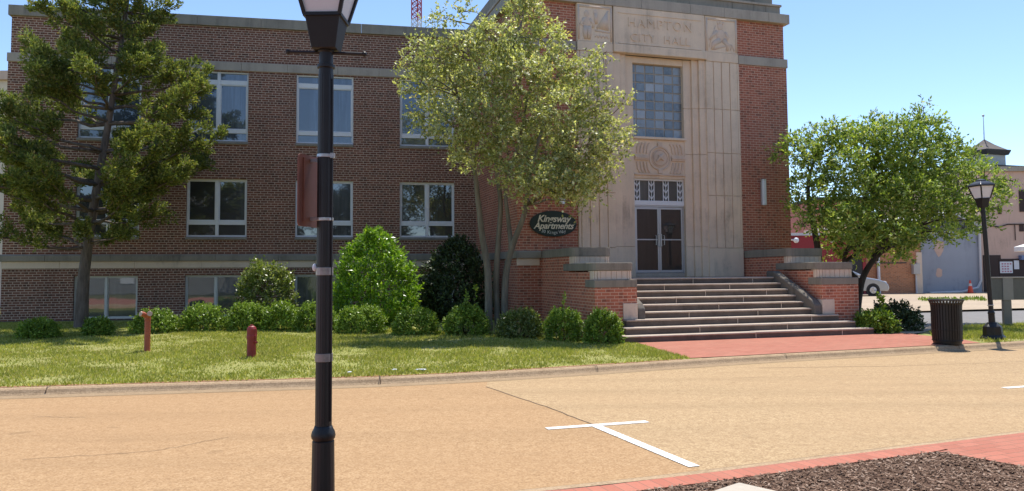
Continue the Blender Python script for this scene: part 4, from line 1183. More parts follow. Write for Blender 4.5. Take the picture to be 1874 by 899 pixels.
# --- shrubs: each a lumpy mound of leaves on short stems
M_box = leaf_mat('clipped_shrub_leaf', [(0.0, (0.114, 0.196, 0.025)), (0.5, (0.228, 0.362, 0.043)), (1.0, (0.383, 0.486, 0.077))], trans=.26, rough=.4, spec=.35, clump=(.7, 1.0), cs=2.5)
M_dark = leaf_mat('dark_shrub_leaf', [(0.0, (0.030, 0.051, 0.020)), (0.6, (0.066, 0.096, 0.035)), (1.0, (0.135, 0.192, 0.063))], trans=.08, rough=.45, spec=.25, clump=(.7, 1.0), cs=2)
M_laurel = leaf_mat('glossy_bright_leaf', [(0.0, (0.099, 0.220, 0.018)), (0.5, (0.220, 0.407, 0.033)), (1.0, (0.396, 0.550, 0.066))], trans=.42, rough=.3, spec=.5, clump=(.65, 1.0), cs=1.6)
M_priv = leaf_mat('pale_green_leaf', [(0.0, (0.09, 0.14, 0.024)), (0.5, (0.20, 0.27, 0.05)), (1.0, (0.42, 0.44, 0.18))], trans=.38, rough=.3, spec=.55, clump=(.7, 1.0), cs=1.6)
def shrub(label, px0, px1, pyt, pyb, Y, lm, leaf=.055, n=900, dep=.8, group='low shrubs along the front of the lawn', shape='mound', cat='shrub', name='shrub', sprout=0, seed=None, nl=9, lump=.09, aspect=.5):
    global rng
    if seed: rng = np.random.default_rng(seed)
    c0 = at((px0 + px1) / 2, pyb, Y); gx, gy = c0.x, Y
    zb = H(gx, gy); top = at((px0 + px1) / 2, pyt, Y).z
    rx = px_r((px1 - px0) / 2, Y) * (.93 if group else 1); h = max(.3, top - zb)
    root = thing(name, label, cat, loc=(gx, gy, zb), group=group)
    d = rand_dir(n); d[:, 2] = np.abs(d[:, 2]) * 1.0 - .12 * (rng.random(n))
    ry = rx * dep
    lm_ = 1 + lump * (np.sin(d[:, 0] * 5 + gx * 3) * np.cos(d[:, 1] * 4.3 + gx) + .7 * np.sin(d[:, 2] * 6 + d[:, 0] * 7 + gx * 5)) * .6 + rng.normal(size=n) * .05
    if shape == 'mound':
        q = np.sign(d) * np.abs(d) ** .8
        p = np.stack([q[:, 0] * rx * .94, q[:, 1] * ry * .94, np.clip(q[:, 2], -.05, 1) * h * .95 + .05 * h], 1) * lm_[:, None]
    else:     # cone
        z = rng.random(n) ** 1.25; a = rng.uniform(0, 2 * np.pi, n)
        w_ = np.interp(z, [0, .12, .35, .62, .85, 1.0], [.78, .97, 1.0, .80, .50, .10]) * (1 + lump * np.sin(a * 3 + z * 9 + gx) + rng.normal(size=n) * .06)
        p = np.stack([np.cos(a) * w_ * rx, np.sin(a) * w_ * ry, z * h * .97], 1)
        d = unit(np.stack([np.cos(a), np.sin(a), .3 + z * .6], 1))
    k = rng.random(n); inner = (.62 + .38 * k ** .5)
    p = p * np.stack([inner, inner, .6 + .4 * inner], 1)
    out = []
    ax = unit(d + rng.normal(size=(n, 3)) * .4 + np.array([0, 0, .45]))
    base = p + np.array([gx, gy, zb])
    for i in range(nl):
        t = rng.random(n) * leaf * 2.4
        a = unit(ax * .6 + rng.normal(size=(n, 3)) * .65)
        out.append(leaf_quads(base + ax * t[:, None] - ax * leaf * 1.2, a, leaf * rng.uniform(.6, 1.3, n), aspect, .2, d * .8 + np.array([0, 0, .7])))
    mb = MB()
    for s in range(7):
        q = p[rng.integers(n)]; limb_mb(mb, (gx + q[0] * .15, gy + q[1] * .15, zb - .03), (gx + q[0] * .8, gy + q[1] * .8, zb + q[2] * .8), .014, .005, n=3, seg=5)
    for s in range(sprout):
        a = Vector((gx + rng.uniform(-.2, .2), gy, zb + h * .7)); b = a + Vector((rng.uniform(-.05, .12), rng.uniform(-.1, .1), rng.uniform(.4, .72)))
        limb_mb(mb, a, b, .008, .004, n=3, seg=4)
        m = 46; t = rng.random(m) ** .8; q = np.array(a)[None] + (np.array(b) - np.array(a))[None] * t[:, None]
        out.append(leaf_quads(q, rand_dir(m) + np.array([0, 0, .3]), leaf * 1.5 * rng.uniform(.7, 1.3, m), aspect, .2))
    mb.build('stems', M_bark_dark, root, Matrix.Identity(4))
    quick_mesh('leaves', np.concatenate(out), 4, lm, root)
    return root
G1 = 'low shrubs along the front of the lawn'
shrub('leftmost low green shrub, standing clear on the left of the cedar trunk', 33, 107, 586, 626, 17.7, M_box, seed=31)
shrub('small low shrub just right of the foot of the cedar trunk', 150, 206, 584, 621, 18.3, M_box, seed=32, n=650)
shrub('rounded low shrub behind the post with the two-way cap', 237, 326, 569, 613, 19.0, M_box, seed=33)
shrub('rounded low shrub under the second basement window from the left', 328, 416, 558, 609, 19.4, M_box, seed=34)
shrub('left end shrub of the hedge run, in front of the pale round shrub', 410, 494, 555, 607, 19.5, M_box, seed=35, n=1000)
shrub('middle shrub of the hedge run, left of the foreground lamp post', 474, 556, 555, 607, 19.4, M_box, seed=36, n=1000)
shrub('hedge shrub partly hidden behind the foreground lamp post', 536, 622, 555, 609, 19.3, M_box, seed=37, n=1000)
shrub('low shrub in front of the large cone-shaped bush', 610, 710, 561, 614, 18.7, M_box, seed=38, n=1100)
shrub('low shrub in front of the dark bush, right of the cone-shaped bush', 713, 808, 566, 617, 18.3, M_box, seed=39, n=1000)
shrub('leggy low shrub with stray shoots left of the pale stemmed tree', 808, 900, 560, 617, 18.1, M_box, seed=40, sprout=3)
shrub('low shrub just right of the pale stemmed tree', 903, 1000, 568, 620, 17.7, M_priv, seed=41, n=950)
shrub('shrub with a tall upright shoot left of the last shrub by the steps', 992, 1070, 566, 621, 17.3, M_box, seed=42, sprout=1, n=800)
shrub('last low shrub at the foot of the steps', 1064, 1145, 569, 625, 16.75, M_box, seed=43, n=1000)
shrub('pale green round shrub rising behind the hedge under the second window', 430, 545, 476, 590, 21.3, M_priv, leaf=.075, n=1500, group=None, seed=44, nl=8)
shrub('large bright green cone-shaped bush beneath the third window', 604, 764, 414, 590, 21.0, M_laurel, leaf=.11, n=2000, group=None, shape='cone', seed=45, nl=9, cat='bush', name='bush', aspect=.36)
shrub('large dark bush in the shade beside the entrance bay', 768, 905, 428, 600, 22.3, M_dark, leaf=.09, n=2200, group=None, shape='cone', seed=46, nl=9, cat='bush', name='bush', lump=.1)
shrub('dark sprawling shrub at the right end of the front steps', 1592, 1682, 556, 604, 20.0, M_dark, leaf=.07, n=900, group=None, seed=47, dep=1.0, cat='shrub')
shrub('bright green leafy plant at the right end of the steps before the dark shrub', 1566, 1640, 570, 604, 19.2, M_box, leaf=.075, n=700, group=None, seed=48, cat='plant', name='leafy_plant', sprout=2)
# ------------------------------------------------------------------ street lamps
def lamp(root, M, lantern_rot, arms=True):
    """post lamp: local origin at the foot, 3.75 m to the finial"""
    m = MB()
    m.lathe([(.135, 0), (.135, .03), (.12, .08), (.088, .14), (.074, .20), (.069, .58)], 20); m.build('base', M_black, root, M, bevel=.006, seg=1)
    m = MB(); m.lathe([(.066, .58), (.066, .585), (.073, .592), (.0765, .61), (.071, .635), (.060, .655), (.055, .67)], 24); m.build('collar', M_black, root, M, smooth=True)
    # shallow flutes on the shaft
    m = MB(); v = []; f = []; nn = 40; hs = [.66, 1.5, 2.4, 2.93]
    for i, z in enumerate(hs):
        r0 = .0525 - .0035 * i / 3
        for k in range(nn):
            a = 2 * math.pi * k / nn; r = r0 - (.0014 if k % 2 else 0)
            v.append((r * math.cos(a), r * math.sin(a), z))
    for i in range(len(hs) - 1):
        for k in range(nn): f.append((i * nn + k, i * nn + (k + 1) % nn, (i + 1) * nn + (k + 1) % nn, (i + 1) * nn + k))
    m.add(v, f); m.build('shaft', M_black, root, M)
    m = MB(); m.lathe([(.046, 2.925), (.046, 2.97), (.057, 2.975), (.057, 2.995), (.045, 3.0), (.045, 3.075), (.052, 3.08), (.052, 3.095)], 24); m.build('neck', M_black, root, M)
    ML = M @ Matrix.Rotation(lantern_rot, 4, 'Z')
    q = math.pi / 4; rt = math.sqrt(2)
    m = MB(); m.lathe([(.077 * rt, 3.09), (.112 * rt, 3.295), (.112 * rt, 3.30)], 4, rot=q)
    m.build('lantern_casing', M_blackm, root, ML, bevel=.004, seg=1)
    m = MB(); zb, zt, rb, rtp = 3.30, 3.60, .113, .187
    def pt(sx, sy, f): 
        r = rb + (rtp - rb) * f; return Vector((sx * r, sy * r, zb + (zt - zb) * f))
    for sx, sy in ((-1, -1), (1, -1), (1, 1), (-1, 1)): m.tube([pt(sx, sy, 0), pt(sx, sy, 1)], .016, 4)
    for f_, rr in ((0.0, .015), (1.0, .018)):
        cs = [pt(-1, -1, f_), pt(1, -1, f_), pt(1, 1, f_), pt(-1, 1, f_)]
        for i in range(4): m.tube([cs[i], cs[(i + 1) % 4]], rr, 4)
    m.build('lantern_frame', M_black, root, ML)
    m = MB(); m.lathe([((rb + .002) * rt * .97, zb + .01), ((rtp - .004) * rt * .97, zt - .01)], 4, rot=q); m.build('lantern_glass', M_frost, root, ML)
    m = MB(); m.lathe([(.205 * rt, zt), (.205 * rt, zt + .02), (.175 * rt, zt + .055), (.10 * rt, zt + .105), (.075 * rt, zt + .115), (.075 * rt, zt + .14), (.04 * rt, zt + .155), (.01, zt + .165)], 4, rot=q)
    m.build('lantern_roof', plain('grey_lamp_roof', (.06, .06, .065), .35, .4), root, ML, bevel=.004, seg=1)
    if arms:
        m = MB(); m.tube([(-.25, 0, 3.085), (.25, 0, 3.066)], .011, 8); m.sphere((-.25, 0, 3.085), .018, 8, 6); m.sphere((.25, 0, 3.066), .018, 8, 6)
        m.build('ladder_rest', M_blackm, root, M)

# foreground lamp
YL = 4.93
foot = at(592, 760, YL); top_ = at(597, 95, YL)
ax = (Vector((top_.x, top_.y, 0)) - Vector((foot.x, foot.y, 0))) / (top_.z - foot.z)
ML1 = Matrix.Translation((foot.x - ax.x * foot.z, YL, 0.0)) @ Matrix.Shear('XY', 4, (ax.x, 0)) if False else Matrix.Translation((foot.x - ax.x * foot.z, YL, 0.02)) @ Matrix.Rotation(math.atan(ax.x), 4, 'Y')
L1 = thing('street_lamp', 'black street lamp post in the foreground with silver tape bands', 'street lamp', M=ML1, group='black lantern street lamps')
lamp(L1, ML1, R(-1))
m = MB()
def band(m, z, h, r=.0575):
    r -= .0075
    m.lathe([(r, z), (r + .002, z + .002), (r + .002, z + h - .002), (r, z + h)], 24)
band(m, 2.385, .022, .060); m.build('clamp_band', M_tape, L1, ML1)
m = MB(); band(m, 1.975, .02, .060); m.build('clamp_band', M_tape, L1, ML1)
m = MB(); m.box(.038, .066, -.035, -.01, 2.38, 2.412); m.build('band_buckle', M_tape, L1, ML1)
m = MB(); band(m, 1.625, .05, .061); m.build('tape_wrap', plain('grey_tape_wrap', (.30, .28, .27), .4, .4, var=.5, scale=40), L1, ML1)
m = MB(); m.sphere((-.061, -.01, 1.675), (.017, .017, .025), 8, 6); m.build('knob', M_frost, L1, ML1)
m = MB(); band(m, 1.075, .052, .0615); m.build('tape_wrap', plain('dull_tape_wrap', (.26, .24, .22), .5, .3, var=.5, scale=40), L1, ML1)
m = MB(); m.tube([(.050, -.022, .7), (.046, -.020, 2.9)], .006, 6); m.build('conduit', M_blackm, L1, ML1)
sp = thing('traffic_sign', 'rusty red brown sign plate seen from behind, clamped to the foreground lamp post', 'sign', M=ML1 @ Matrix.Translation((-.102, .03, 2.17)) @ Matrix.Rotation(R(73), 4, 'Z'))
m = MB(); c_ = .03; w_, h_ = .15, .232
pl_ = []
for sx, sz, a0 in ((1, 1, 0), (-1, 1, 90), (-1, -1, 180), (1, -1, 270)):
    for a in (0, 30, 60, 90):
        pl_.append((sx * (w_ - c_) + c_ * math.cos(R(a0 + a)), sz * (h_ - c_) + c_ * math.sin(R(a0 + a))))
m.prism(pl_, -.004, .004, axis='y'); m.build('plate', M_rust, sp)
for z in (-.18, .2):
    m = MB(); m.box(-.012, .012, -.05, -.004, z - .012, z + .012); m.build('bracket', M_tape, sp)
m = MB(); m.box(-.10, -.085, -.012, -.004, -.2, .21); m.build('stiffener', M_rust, sp)

# lamp on the right: leans towards the left
YR = 17.2
f2 = at(1818, 622, YR); z0 = .10
sR = (at(1795, 328, YR).z - z0) / 3.76
ax2 = (at(1796, 345, YR).x - f2.x) / (at(1796, 345, YR).z - z0)
MR1 = Matrix.Translation((f2.x, YR, z0)) @ Matrix.Rotation(math.atan(ax2), 4, 'Y') @ Matrix.Scale(sR, 4)
L2 = thing('street_lamp', 'black street lamp with white lantern leaning beside the bin on the right', 'street lamp', M=MR1, group='black lantern street lamps')
lamp(L2, MR1, R(12), arms=False)
m = MB(); m.lathe([(.27, -.02), (.27, .05), (.215, .10), (.20, .30), (.13, .36), (.10, .40)], 8, rot=.39); m.build('footing', M_black, L2, MR1, bevel=.015)
m = MB(); m.lathe([(.064, .78), (.068, .785), (.068, .80), (.064, .805)], 20); m.build('clamp_band', M_tape, L2, MR1)

# ------------------------------------------------------------------ bin
pb = at(1734, 630, 16.15)
bin_ = thing('trash_can', 'black slatted metal trash can with a flared rim on the brick plaza', 'trash can', loc=(pb.x, 16.15, .109))
m = MB(); nb = 34
for k in range(nb):
    a = 2 * math.pi * k / nb; u = Vector((math.cos(a), math.sin(a), 0)); t_ = Vector((-math.sin(a), math.cos(a), 0))
    pr = [(.272, .06), (.285, .30), (.285, .72), (.292, .82), (.33, .915)]
    v = []; f = []
    for r_, z in pr:
        for s_ in (-1, 1):
            for dr in (0, .006): v.append(u * (r_ + dr) + t_ * (.0185 * s_) + Vector((0, 0, z)))
    for i in range(len(pr) - 1):
        b_ = i * 4
        f += [(b_ + 1, b_ + 3, b_ + 7, b_ + 5), (b_ + 2, b_, b_ + 4, b_ + 6), (b_, b_ + 1, b_ + 5, b_ + 4), (b_ + 3, b_ + 2, b_ + 6, b_ + 7)]
    m.add(v, f)
m.build('slats', M_blackm, bin_)
m = MB(); m.lathe([(.25, .05), (.262, .05), (.262, .80), (.25, .80)], 28); m.build('liner', M_black, bin_)
m = MB()
def hoop(m, r, z, t): m.tube([(r * math.cos(a), r * math.sin(a), z) for a in np.linspace(0, 2 * math.pi, 37)], t, 6, cap=False)
hoop(m, .338, .918, .012); m.build('rim', M_blackm, bin_, smooth=True)
m = MB(); hoop(m, .29, .30, .008); hoop(m, .282, .08, .01); m.build('hoops', M_blackm, bin_)
m = MB(); m.lathe([(.20, 0), (.26, .0), (.27, .05), (.2, .055)], 24); m.build('foot', M_black, bin_)
m = MB(); m.lathe([(.27, .80), (.30, .86), (.16, .885), (.12, .86)], 28); m.build('lid', M_black, bin_)

# ------------------------------------------------------------------ fire connections on the lawn
p = at(269, 650, 15.05); z = H(p.x, 15.05)
s1 = thing('standpipe', 'tall rusty red fire standpipe with a two-way cap on the lawn', 'standpipe', loc=(p.x, 15.05, z), group='red fire connections on the lawn')
m = MB(); m.lathe([(.062, -.05), (.062, .0), (.056, .01), (.054, .60), (.060, .61), (.060, .66), (.045, .70)], 16); m.build('pipe', M_hyd, s1)
m = MB()
for sx in (-1, 1): m.tube([(0, 0, .66), (sx * .055, -.06, .725), (sx * .085, -.10, .735)], [.045, .048, .052], 12)
m.build('outlets', M_hyd, s1)
m = MB()
for sx in (-1, 1): m.tube([(sx * .083, -.098, .735), (sx * .092, -.113, .737)], [.05, .046], 12)
m.build('caps', plain('faded_pink_caps', (.5, .36, .30), .6, var=.3, scale=20), s1)
m = MB(); m.tube([(.03, 0, .72), (.035, 0, .86)], .006, 6); m.build('chain_pin', M_hyd, s1)
p = at(460, 660, 14.0); z = H(p.x, 14.0)
s2 = thing('standpipe', 'short dark red fire connection with a rounded cap on the lawn', 'standpipe', loc=(p.x, 14.0, z), group='red fire connections on the lawn')
m = MB(); m.lathe([(.085, -.04), (.082, .0), (.08, .02), (.08, .34)], 18); m.build('pipe', M_hyd2, s2)
m = MB(); m.lathe([(.088, .34), (.09, .36), (.09, .40), (.084, .42), (.084, .52), (.065, .56), (.04, .575), (.028, .58), (.028, .60)], 18); m.build('cap', M_hyd2, s2, smooth=False)
m = MB(); m.tube([(.07, -.03, .28), (.115, -.05, .28)], .022, 10); m.tube([(.10, -.05, .27), (.11, -.045, .50)], .007, 6); m.build('chain_lug', M_hyd2, s2)

# scraps of litter on the lawn
for (px, py, s_, lab) in ((770, 685, .09, 'white paper scrap on the lawn near the kerb, right of the lamp post'), (722, 686, .035, 'tiny white scrap on the lawn nearer the lamp post'), (640, 689, .03, 'tiny pale scrap at the lawn edge close behind the lamp post')):
    Yp = 12.2 if px > 700 else 11.95
    q = at(px, py, Yp); zz = H(q.x, Yp) + .03
    m = MB(); m.prism([(-s_, -.03), (s_ * .7, -.045), (s_, .03), (-.5 * s_, .04)], 0, .012, top=[(-s_ * .8, -.02), (s_ * .6, -.04), (s_ * .8, .02), (-.4 * s_, .03)])
    tag(m.build('paper_scrap', M_white, None, Matrix.Translation((q.x, Yp, zz))), lab, 'litter', 'scraps of litter on the lawn')

# ------------------------------------------------------------------ right background
M_obrick = brick_mat('orange_brick', (0.56, 0.24, 0.115), (0.44, 0.18, 0.085), (0.25, 0.12, 0.07), (0.5, 0.36, 0.24), header=False)
M_gwall = stone_mat('grey_painted_wall', (0.36, 0.385, 0.43), (0.24, 0.255, 0.29), scale=.6, streak=.35)
M_twall = stone_mat('tan_stucco', (0.66, 0.46, 0.36), (0.52, 0.35, 0.27), scale=.5, streak=.25)
M_red = plain('red_painted_wall', (0.30, 0.020, 0.024), .5, var=.15, scale=1.5)
M_coral = plain('coral_wall', (0.48, 0.155, 0.115), .7, var=.12, scale=1.0)
M_dkroof = plain('dark_roofing', (0.035, 0.033, 0.032), .7, var=.3)
M_pipe = plain('white_pipe', (0.6, 0.6, 0.6), .5)
M_dkbrown = plain('dark_brown_wood', (0.045, 0.024, 0.018), .7, var=.3)
def bldg(name, label, x0, x1, y0, y1, z1, mat, rz=0.0, part='wall', z0=0.0):
    t_ = thing(name, label, 'building', loc=(x0, y0, 0), rz=rz)
    m = MB(); m.box(0, x1 - x0, 0, y1 - y0, z0, z1); m.build(part, mat, t_)
    return t_
# low red shopfront with a dark garage opening, coral storey behind it
ra = at(1440, 430, 44.0); rb_ = at(1583, 430, 44.0)
t1 = bldg('red_building', 'low bright red building with dark garage opening behind the trees', ra.x, rb_.x, 44, 52, ra.z - .05, M_red)
m = MB(); m.box(-.1, rb_.x - ra.x + .05, -.12, 8, ra.z - .048, ra.z + .10); m.build('roof', M_pipe, t1)
gx0, gx1 = at(1552, 480, 44).x - ra.x, at(1578, 480, 44).x - ra.x
m = MB(); m.box(gx0, gx1, -.03, .1, .2, at(1560, 470, 44).z); m.build('garage_opening', M_dkroof, t1)
m = MB(); m.box(gx0 - .18, gx0, -.06, .1, .2, at(1560, 466, 44).z); m.box(gx1, gx1 + .2, -.06, .1, .2, at(1560, 466, 44).z); m.build('door_trim', M_red, t1)
for px in (1457, 1523):
    q = at(px, 440, 43.8); m = MB(); m.sphere((q.x - ra.x, -.2, q.z), .16, 10, 8); m.tube([(q.x - ra.x, -.2, q.z), (q.x - ra.x - .3, -.02, q.z + .05)], .05, 6); m.build('flood_lamp', M_white, t1)
ca = at(1534, 380, 53); cb_ = at(1592, 380, 53)
t2 = bldg('coral_building', 'coral pink upper storey standing behind the low red building', ca.x - 1.5, cb_.x, 53, 60, at(1560, 366, 53).z, M_coral)
m = MB(); m.box(-.1, cb_.x - ca.x + 1.6, -.15, 7, at(1560, 366, 53).z + .003, at(1560, 366, 53).z + .2); m.build('roof', M_dkroof, t2)
t2b = bldg('cream_shed', 'small cream building glimpsed between the entrance bay and the slender tree', at(1466, 420, 58).x, at(1494, 420, 58).x, 58, 63, at(1480, 405, 58).z, plain('cream_wall', (.42, .40, .30), .8))
m = MB(); wsh = at(1494, 420, 58).x - at(1466, 420, 58).x; zsh = at(1480, 405, 58).z; m.prism([(-.2, zsh + .003), (wsh + .2, zsh + .003), (wsh / 2, zsh + .9)], -.2, 5.2, axis='y'); m.build('roof', M_dkroof, t2b)
# orange brick building
oa = at(1583, 500, 44.5); ob_ = at(1686, 500, 44.5); oz = at(1640, 412, 44.5).z
t3 = bldg('brick_building', 'orange brick building with a white downpipe behind the silver car', oa.x, ob_.x, 44.5, 54, oz, M_obrick)
wd = ob_.x - oa.x
m = MB(); m.box(-.05, wd + .05, -.06, 9, oz + .003, oz + .18); m.build('coping', M_lightstone, t3)
m = MB(); xx = at(1608, 500, 44.4).x - oa.x; m.tube([(xx, -.1, .25), (xx, -.1, 3.1)], .09, 8); m.build('downpipe', M_white, t3)
m = MB(); x0_, x1_ = at(1669, 485, 44.4).x - oa.x, at(1681, 485, 44.4).x - oa.x; m.box(x0_, x1_, -.28, -.001, at(1675, 502, 44.4).z, at(1675, 483, 44.4).z); m.build('meter_box', plain('grey_meter_box', (.5, .48, .44), .6), t3, bevel=.02)
m = MB(); xx = at(1677, 520, 44.4).x - oa.x; m.tube([(xx, -.1, .3), (xx, -.1, at(1675, 502, 44.4).z)], .05, 8); m.build('conduit', M_pipe, t3)
m = MB(); m.box(at(1590, 480, 44.4).x - oa.x, at(1660, 480, 44.4).x - oa.x, -.03, .05, 2.05, 2.12); m.build('sill_course', M_plinth, t3)
m = MB(); m.box(x1_ - .1, x1_ + .22, -.08, .05, .3, at(1675, 462, 44.4).z); m.build('pale_patch', M_lightstone, t3)
# grey painted wall with a dark gable
ga = at(1687, 500, 45.0); gb_ = at(1796, 500, 45.0); gz = at(1740, 425, 45).z
t4 = bldg('grey_building', 'blue grey painted building with dark gable between the brick and tan buildings', ga.x, gb_.x, 45.0, 55, gz, M_gwall)
wd = gb_.x - ga.x; gp = at(1742, 390, 45).z
m = MB(); m.prism([(0, gz + .003), (wd, gz + .003), (wd, gz + .25), (wd * .5, gp), (0, gz + .25)], .02, 9.9, axis='y'); m.build('gable', plain('dark_grey_siding', (.10, .105, .115), .7), t4)
m = MB(); m.prism([(-.12, gz + .2), (wd * .5, gp + .04), (wd * .5, gp + .22), (-.12, gz + .38)], -.12, 9.9, axis='y'); m.prism([(wd + .12, gz + .2), (wd + .12, gz + .38), (wd * .5, gp + .22), (wd * .5, gp + .04)], -.12, 9.9, axis='y'); m.build('roof', M_pipe, t4)
m = MB(); m.box(.5, 1.9, -.03, .02, gz - .06, gz + .03); m.build('ledge', M_white, t4)
m = MB()
a_ = at(1701, 531, 44.9); b_ = at(1760, 531, 44.9); c_ = at(1792, 523, 44.9); d_ = at(1798, 470, 44.9)
m.tube([(a_.x - ga.x, -.12, .32), (b_.x - ga.x, -.14, .38), (c_.x - ga.x - .1, -.12, .62), (wd - .12, -.12, 1.0), (wd - .08, -.12, 4.6)], .07, 8); m.build('drainpipe', M_pipe, t4)
for (px, py, rr) in ((1718, 452, .45), (1719, 500, .28), (1694, 520, .3)):
    q = at(px, py, 45); m = MB(); n_ = 11
    m.prism([(q.x - ga.x + rr * random.uniform(.4, .8) * math.cos(a), q.z + rr * random.uniform(.7, 1.4) * math.sin(a)) for a in np.linspace(0, 2 * math.pi, n_ + 1)[:-1]], -.006, .01, axis='y')
    m.build('peeled_patch', M_twall if py < 510 else M_gwall, t4)
# tan building with cupola
ta = at(1797, 500, 45.6); tz = at(1850, 314, 45.6).z
t5 = bldg('tan_building', 'tall tan stucco building at the right edge with posters beside its dark door', ta.x, ta.x + 14, 45.6, 58, tz, M_twall)
m = MB(); m.box(-.15, 14.2, -.2, 12.6, tz + .003, tz + .28); m.build('coping', M_band, t5)
def lx(px, py=480): return at(px, py, 45.6).x - ta.x
def lz(py, px=1840): return at(px, py, 45.6).z
m = MB(); m.box(lx(1799), lx(1831), -.05, .1, .25, lz(467)); m.build('dark_door', M_dkbrown, t5)
m = MB(); m.box(lx(1827), lx(1874) + 4, -.07, .06, lz(512), lz(474)); m.build('notice_board', M_dkbrown, t5)
for a, b, c, d in ((1828, 1851, 500, 479), (1854, 1863, 493, 477)):
    m = MB(); m.box(lx(a), lx(b), -.09, -.072, lz(c), lz(d))
    p_ = m.build('poster', M_white, t5)
    if a == 1828:
        k = MB(); 
        for i in range(4):
            for j in range(4):
                if random.random() < .8: k.box(lx(a) + .1 + .16 * i, lx(a) + .2 + .16 * i, -.098, -.092, lz(c) + .06 + .15 * j, lz(c) + .14 + .15 * j)
        k.build('poster_print', plain('faded_pink_print', (.5, .2, .25), .6), t5)
for a, b, c, d in ((1830, 1836, 392, 376), (1870, 1890, 388, 348), (1868, 1876, 424, 410)):
    m = MB(); m.box(lx(a), lx(b), -.05, .05, lz(c), lz(d)); m.build('shutter', M_dkbrown, t5)
m = MB(); m.tube([(lx(1812), -.06, lz(412)), (lx(1830), -.08, lz(416)), (lx(1846), -.06, lz(411)), (lx(1880), -.06, lz(411))], .035, 6); m.tube([(lx(1859), -.06, lz(411)), (lx(1859), -.06, lz(440))], .025, 6); m.build('service_cable', M_dkbrown, t5)
m = MB(); m.box(lx(1864), lx(1876), -.3, -.01, lz(476), lz(468)); m.build('blue_box', plain('blue_plastic', (.16, .22, .38), .5), t5)
# cupola on the roof
YC = 52.0
cu0, cu1 = at(1803, 290, YC), at(1866, 290, YC)
cw_ = (cu1.x - cu0.x) / 2 * .74; cxm = at(1836, 290, YC).x; z_b, z_e, z_a = at(1836, 306, YC).z, at(1836, 277, YC).z, at(1828, 253, YC).z
rt = math.sqrt(2); CM = Matrix.Translation((cxm, YC + 2, 0)) @ Matrix.Rotation(R(18), 4, 'Z')
e = bpy.data.objects.new('cupola', None); e.empty_display_size = .2; link(e, CM, t5)
m = MB(); m.lathe([(cw_ * rt, tz), (cw_ * rt, z_e)], 4, rot=math.pi / 4); m.build('wall', plain('grey_white_siding', (.42, .43, .42), .7), e)
m = MB(); m.lathe([(cw_ * 1.16 * rt, z_e - .05), (cw_ * 1.28 * rt, z_e + .22), (cw_ * 1.28 * rt, z_e + .30)], 4, rot=math.pi / 4); m.build('eave', M_dkroof, e)
m = MB(); m.lathe([(cw_ * 1.15 * rt, z_e + .303), (cw_ * .5 * rt, z_e + .75), (.05, z_a + .25)], 4, rot=math.pi / 4); m.build('roof', plain('brown_shingle', (.13, .105, .09), .8, var=.25, scale=4), e)
m = MB(); m.tube([(0, 0, z_a), (0, 0, at(1825, 201, YC).z)], [.05, .025], 6); m.sphere((0, 0, at(1825, 201, YC).z), .09, 8, 6); m.build('finial', M_tape, e)
m = MB(); m.box(-3.0, 8, -2.2, 3, tz + .3, z_b + .10); m.build('dark_roof_curb', M_dkroof, e)

# silver car beside the brick building
M_silver = plain('silver_car_paint', (.46, .47, .48), .28, .55, var=.03)
M_cglass = glass_mat('car_glass', (.02, .025, .03), .22)
M_tyre = plain('tyre_rubber', (.018, .018, .018), .8)
YCAR = 40.0
cr = at(1620, 540, YCAR)
car = thing('parked_car', 'silver hatchback parked in front of the orange brick building', 'car', loc=(cr.x - 4.0, YCAR, H(cr.x, YCAR) + .02))
CWD = 1.72
side = [(0.0, .42), (.02, .75), (.12, .98), (.45, 1.36), (.85, 1.46), (1.6, 1.50), (2.15, 1.44), (2.75, 1.18), (3.05, 1.02), (3.65, .90), (4.05, .78), (4.2, .62), (4.25, .42), (4.18, .26), (.1, .26)]
m = MB(); ly = [(0.06, .80), (0.0, .93), (.0, 1.0)]
def loft(m, prof, ys):
    n_ = len(prof); v = []
    for y_, sc_, top_in in ys:
        for x_, z_ in prof:
            zz_ = .26 + (z_ - .26) * sc_
            v.append((2.12 + (x_ - 2.12) * (1 - top_in * (0.04)), y_, zz_))
    f = [tuple(range(n_)), tuple(range((len(ys) - 1) * n_, len(ys) * n_))[::-1]]
    for i in range(len(ys) - 1):
        for k in range(n_): f.append((i * n_ + k, (i + 1) * n_ + k, (i + 1) * n_ + (k + 1) % n_, i * n_ + (k + 1) % n_))
    m.add(v, f)
body = [(0.0, .42), (.02, .72), (.10, .93), (.9, .965), (2.2, .975), (2.9, .985), (3.05, .985), (3.65, .88), (4.05, .76), (4.2, .60), (4.25, .42), (4.18, .26), (.1, .26)]
loft(m, body, [(0.05, .86, 1), (0.0, .97, 0), (.08, 1, 0), (CWD - .08, 1, 0), (CWD, .97, 0), (CWD - .05, .86, 1)][1:5])
m.build('body', M_silver, car, bevel=.05, seg=3)
m = MB(); m.prism([(.10, .95), (.45, 1.34), (.85, 1.46), (1.6, 1.50), (2.15, 1.44), (2.75, 1.18), (3.0, .98)], .12, CWD - .12, axis='y', top=None); m.build('roof', M_silver, car, bevel=.07, seg=3)
m = MB()
for pl_ in ([(.50, 1.02), (.60, 1.30), (.90, 1.39), (1.38, 1.42), (1.38, 1.02)], [(1.44, 1.02), (1.44, 1.42), (1.7, 1.42), (2.1, 1.36), (2.6, 1.12), (2.7, 1.02)]): m.prism(pl_, .108, .13, axis='y')
m.build('side_window', M_cglass, car)
m = MB(); m.prism([(2.22, 1.40), (2.26, 1.42), (2.98, 1.05), (2.94, 1.03)], .2, CWD - .2, axis='y'); m.build('windscreen', M_cglass, car)
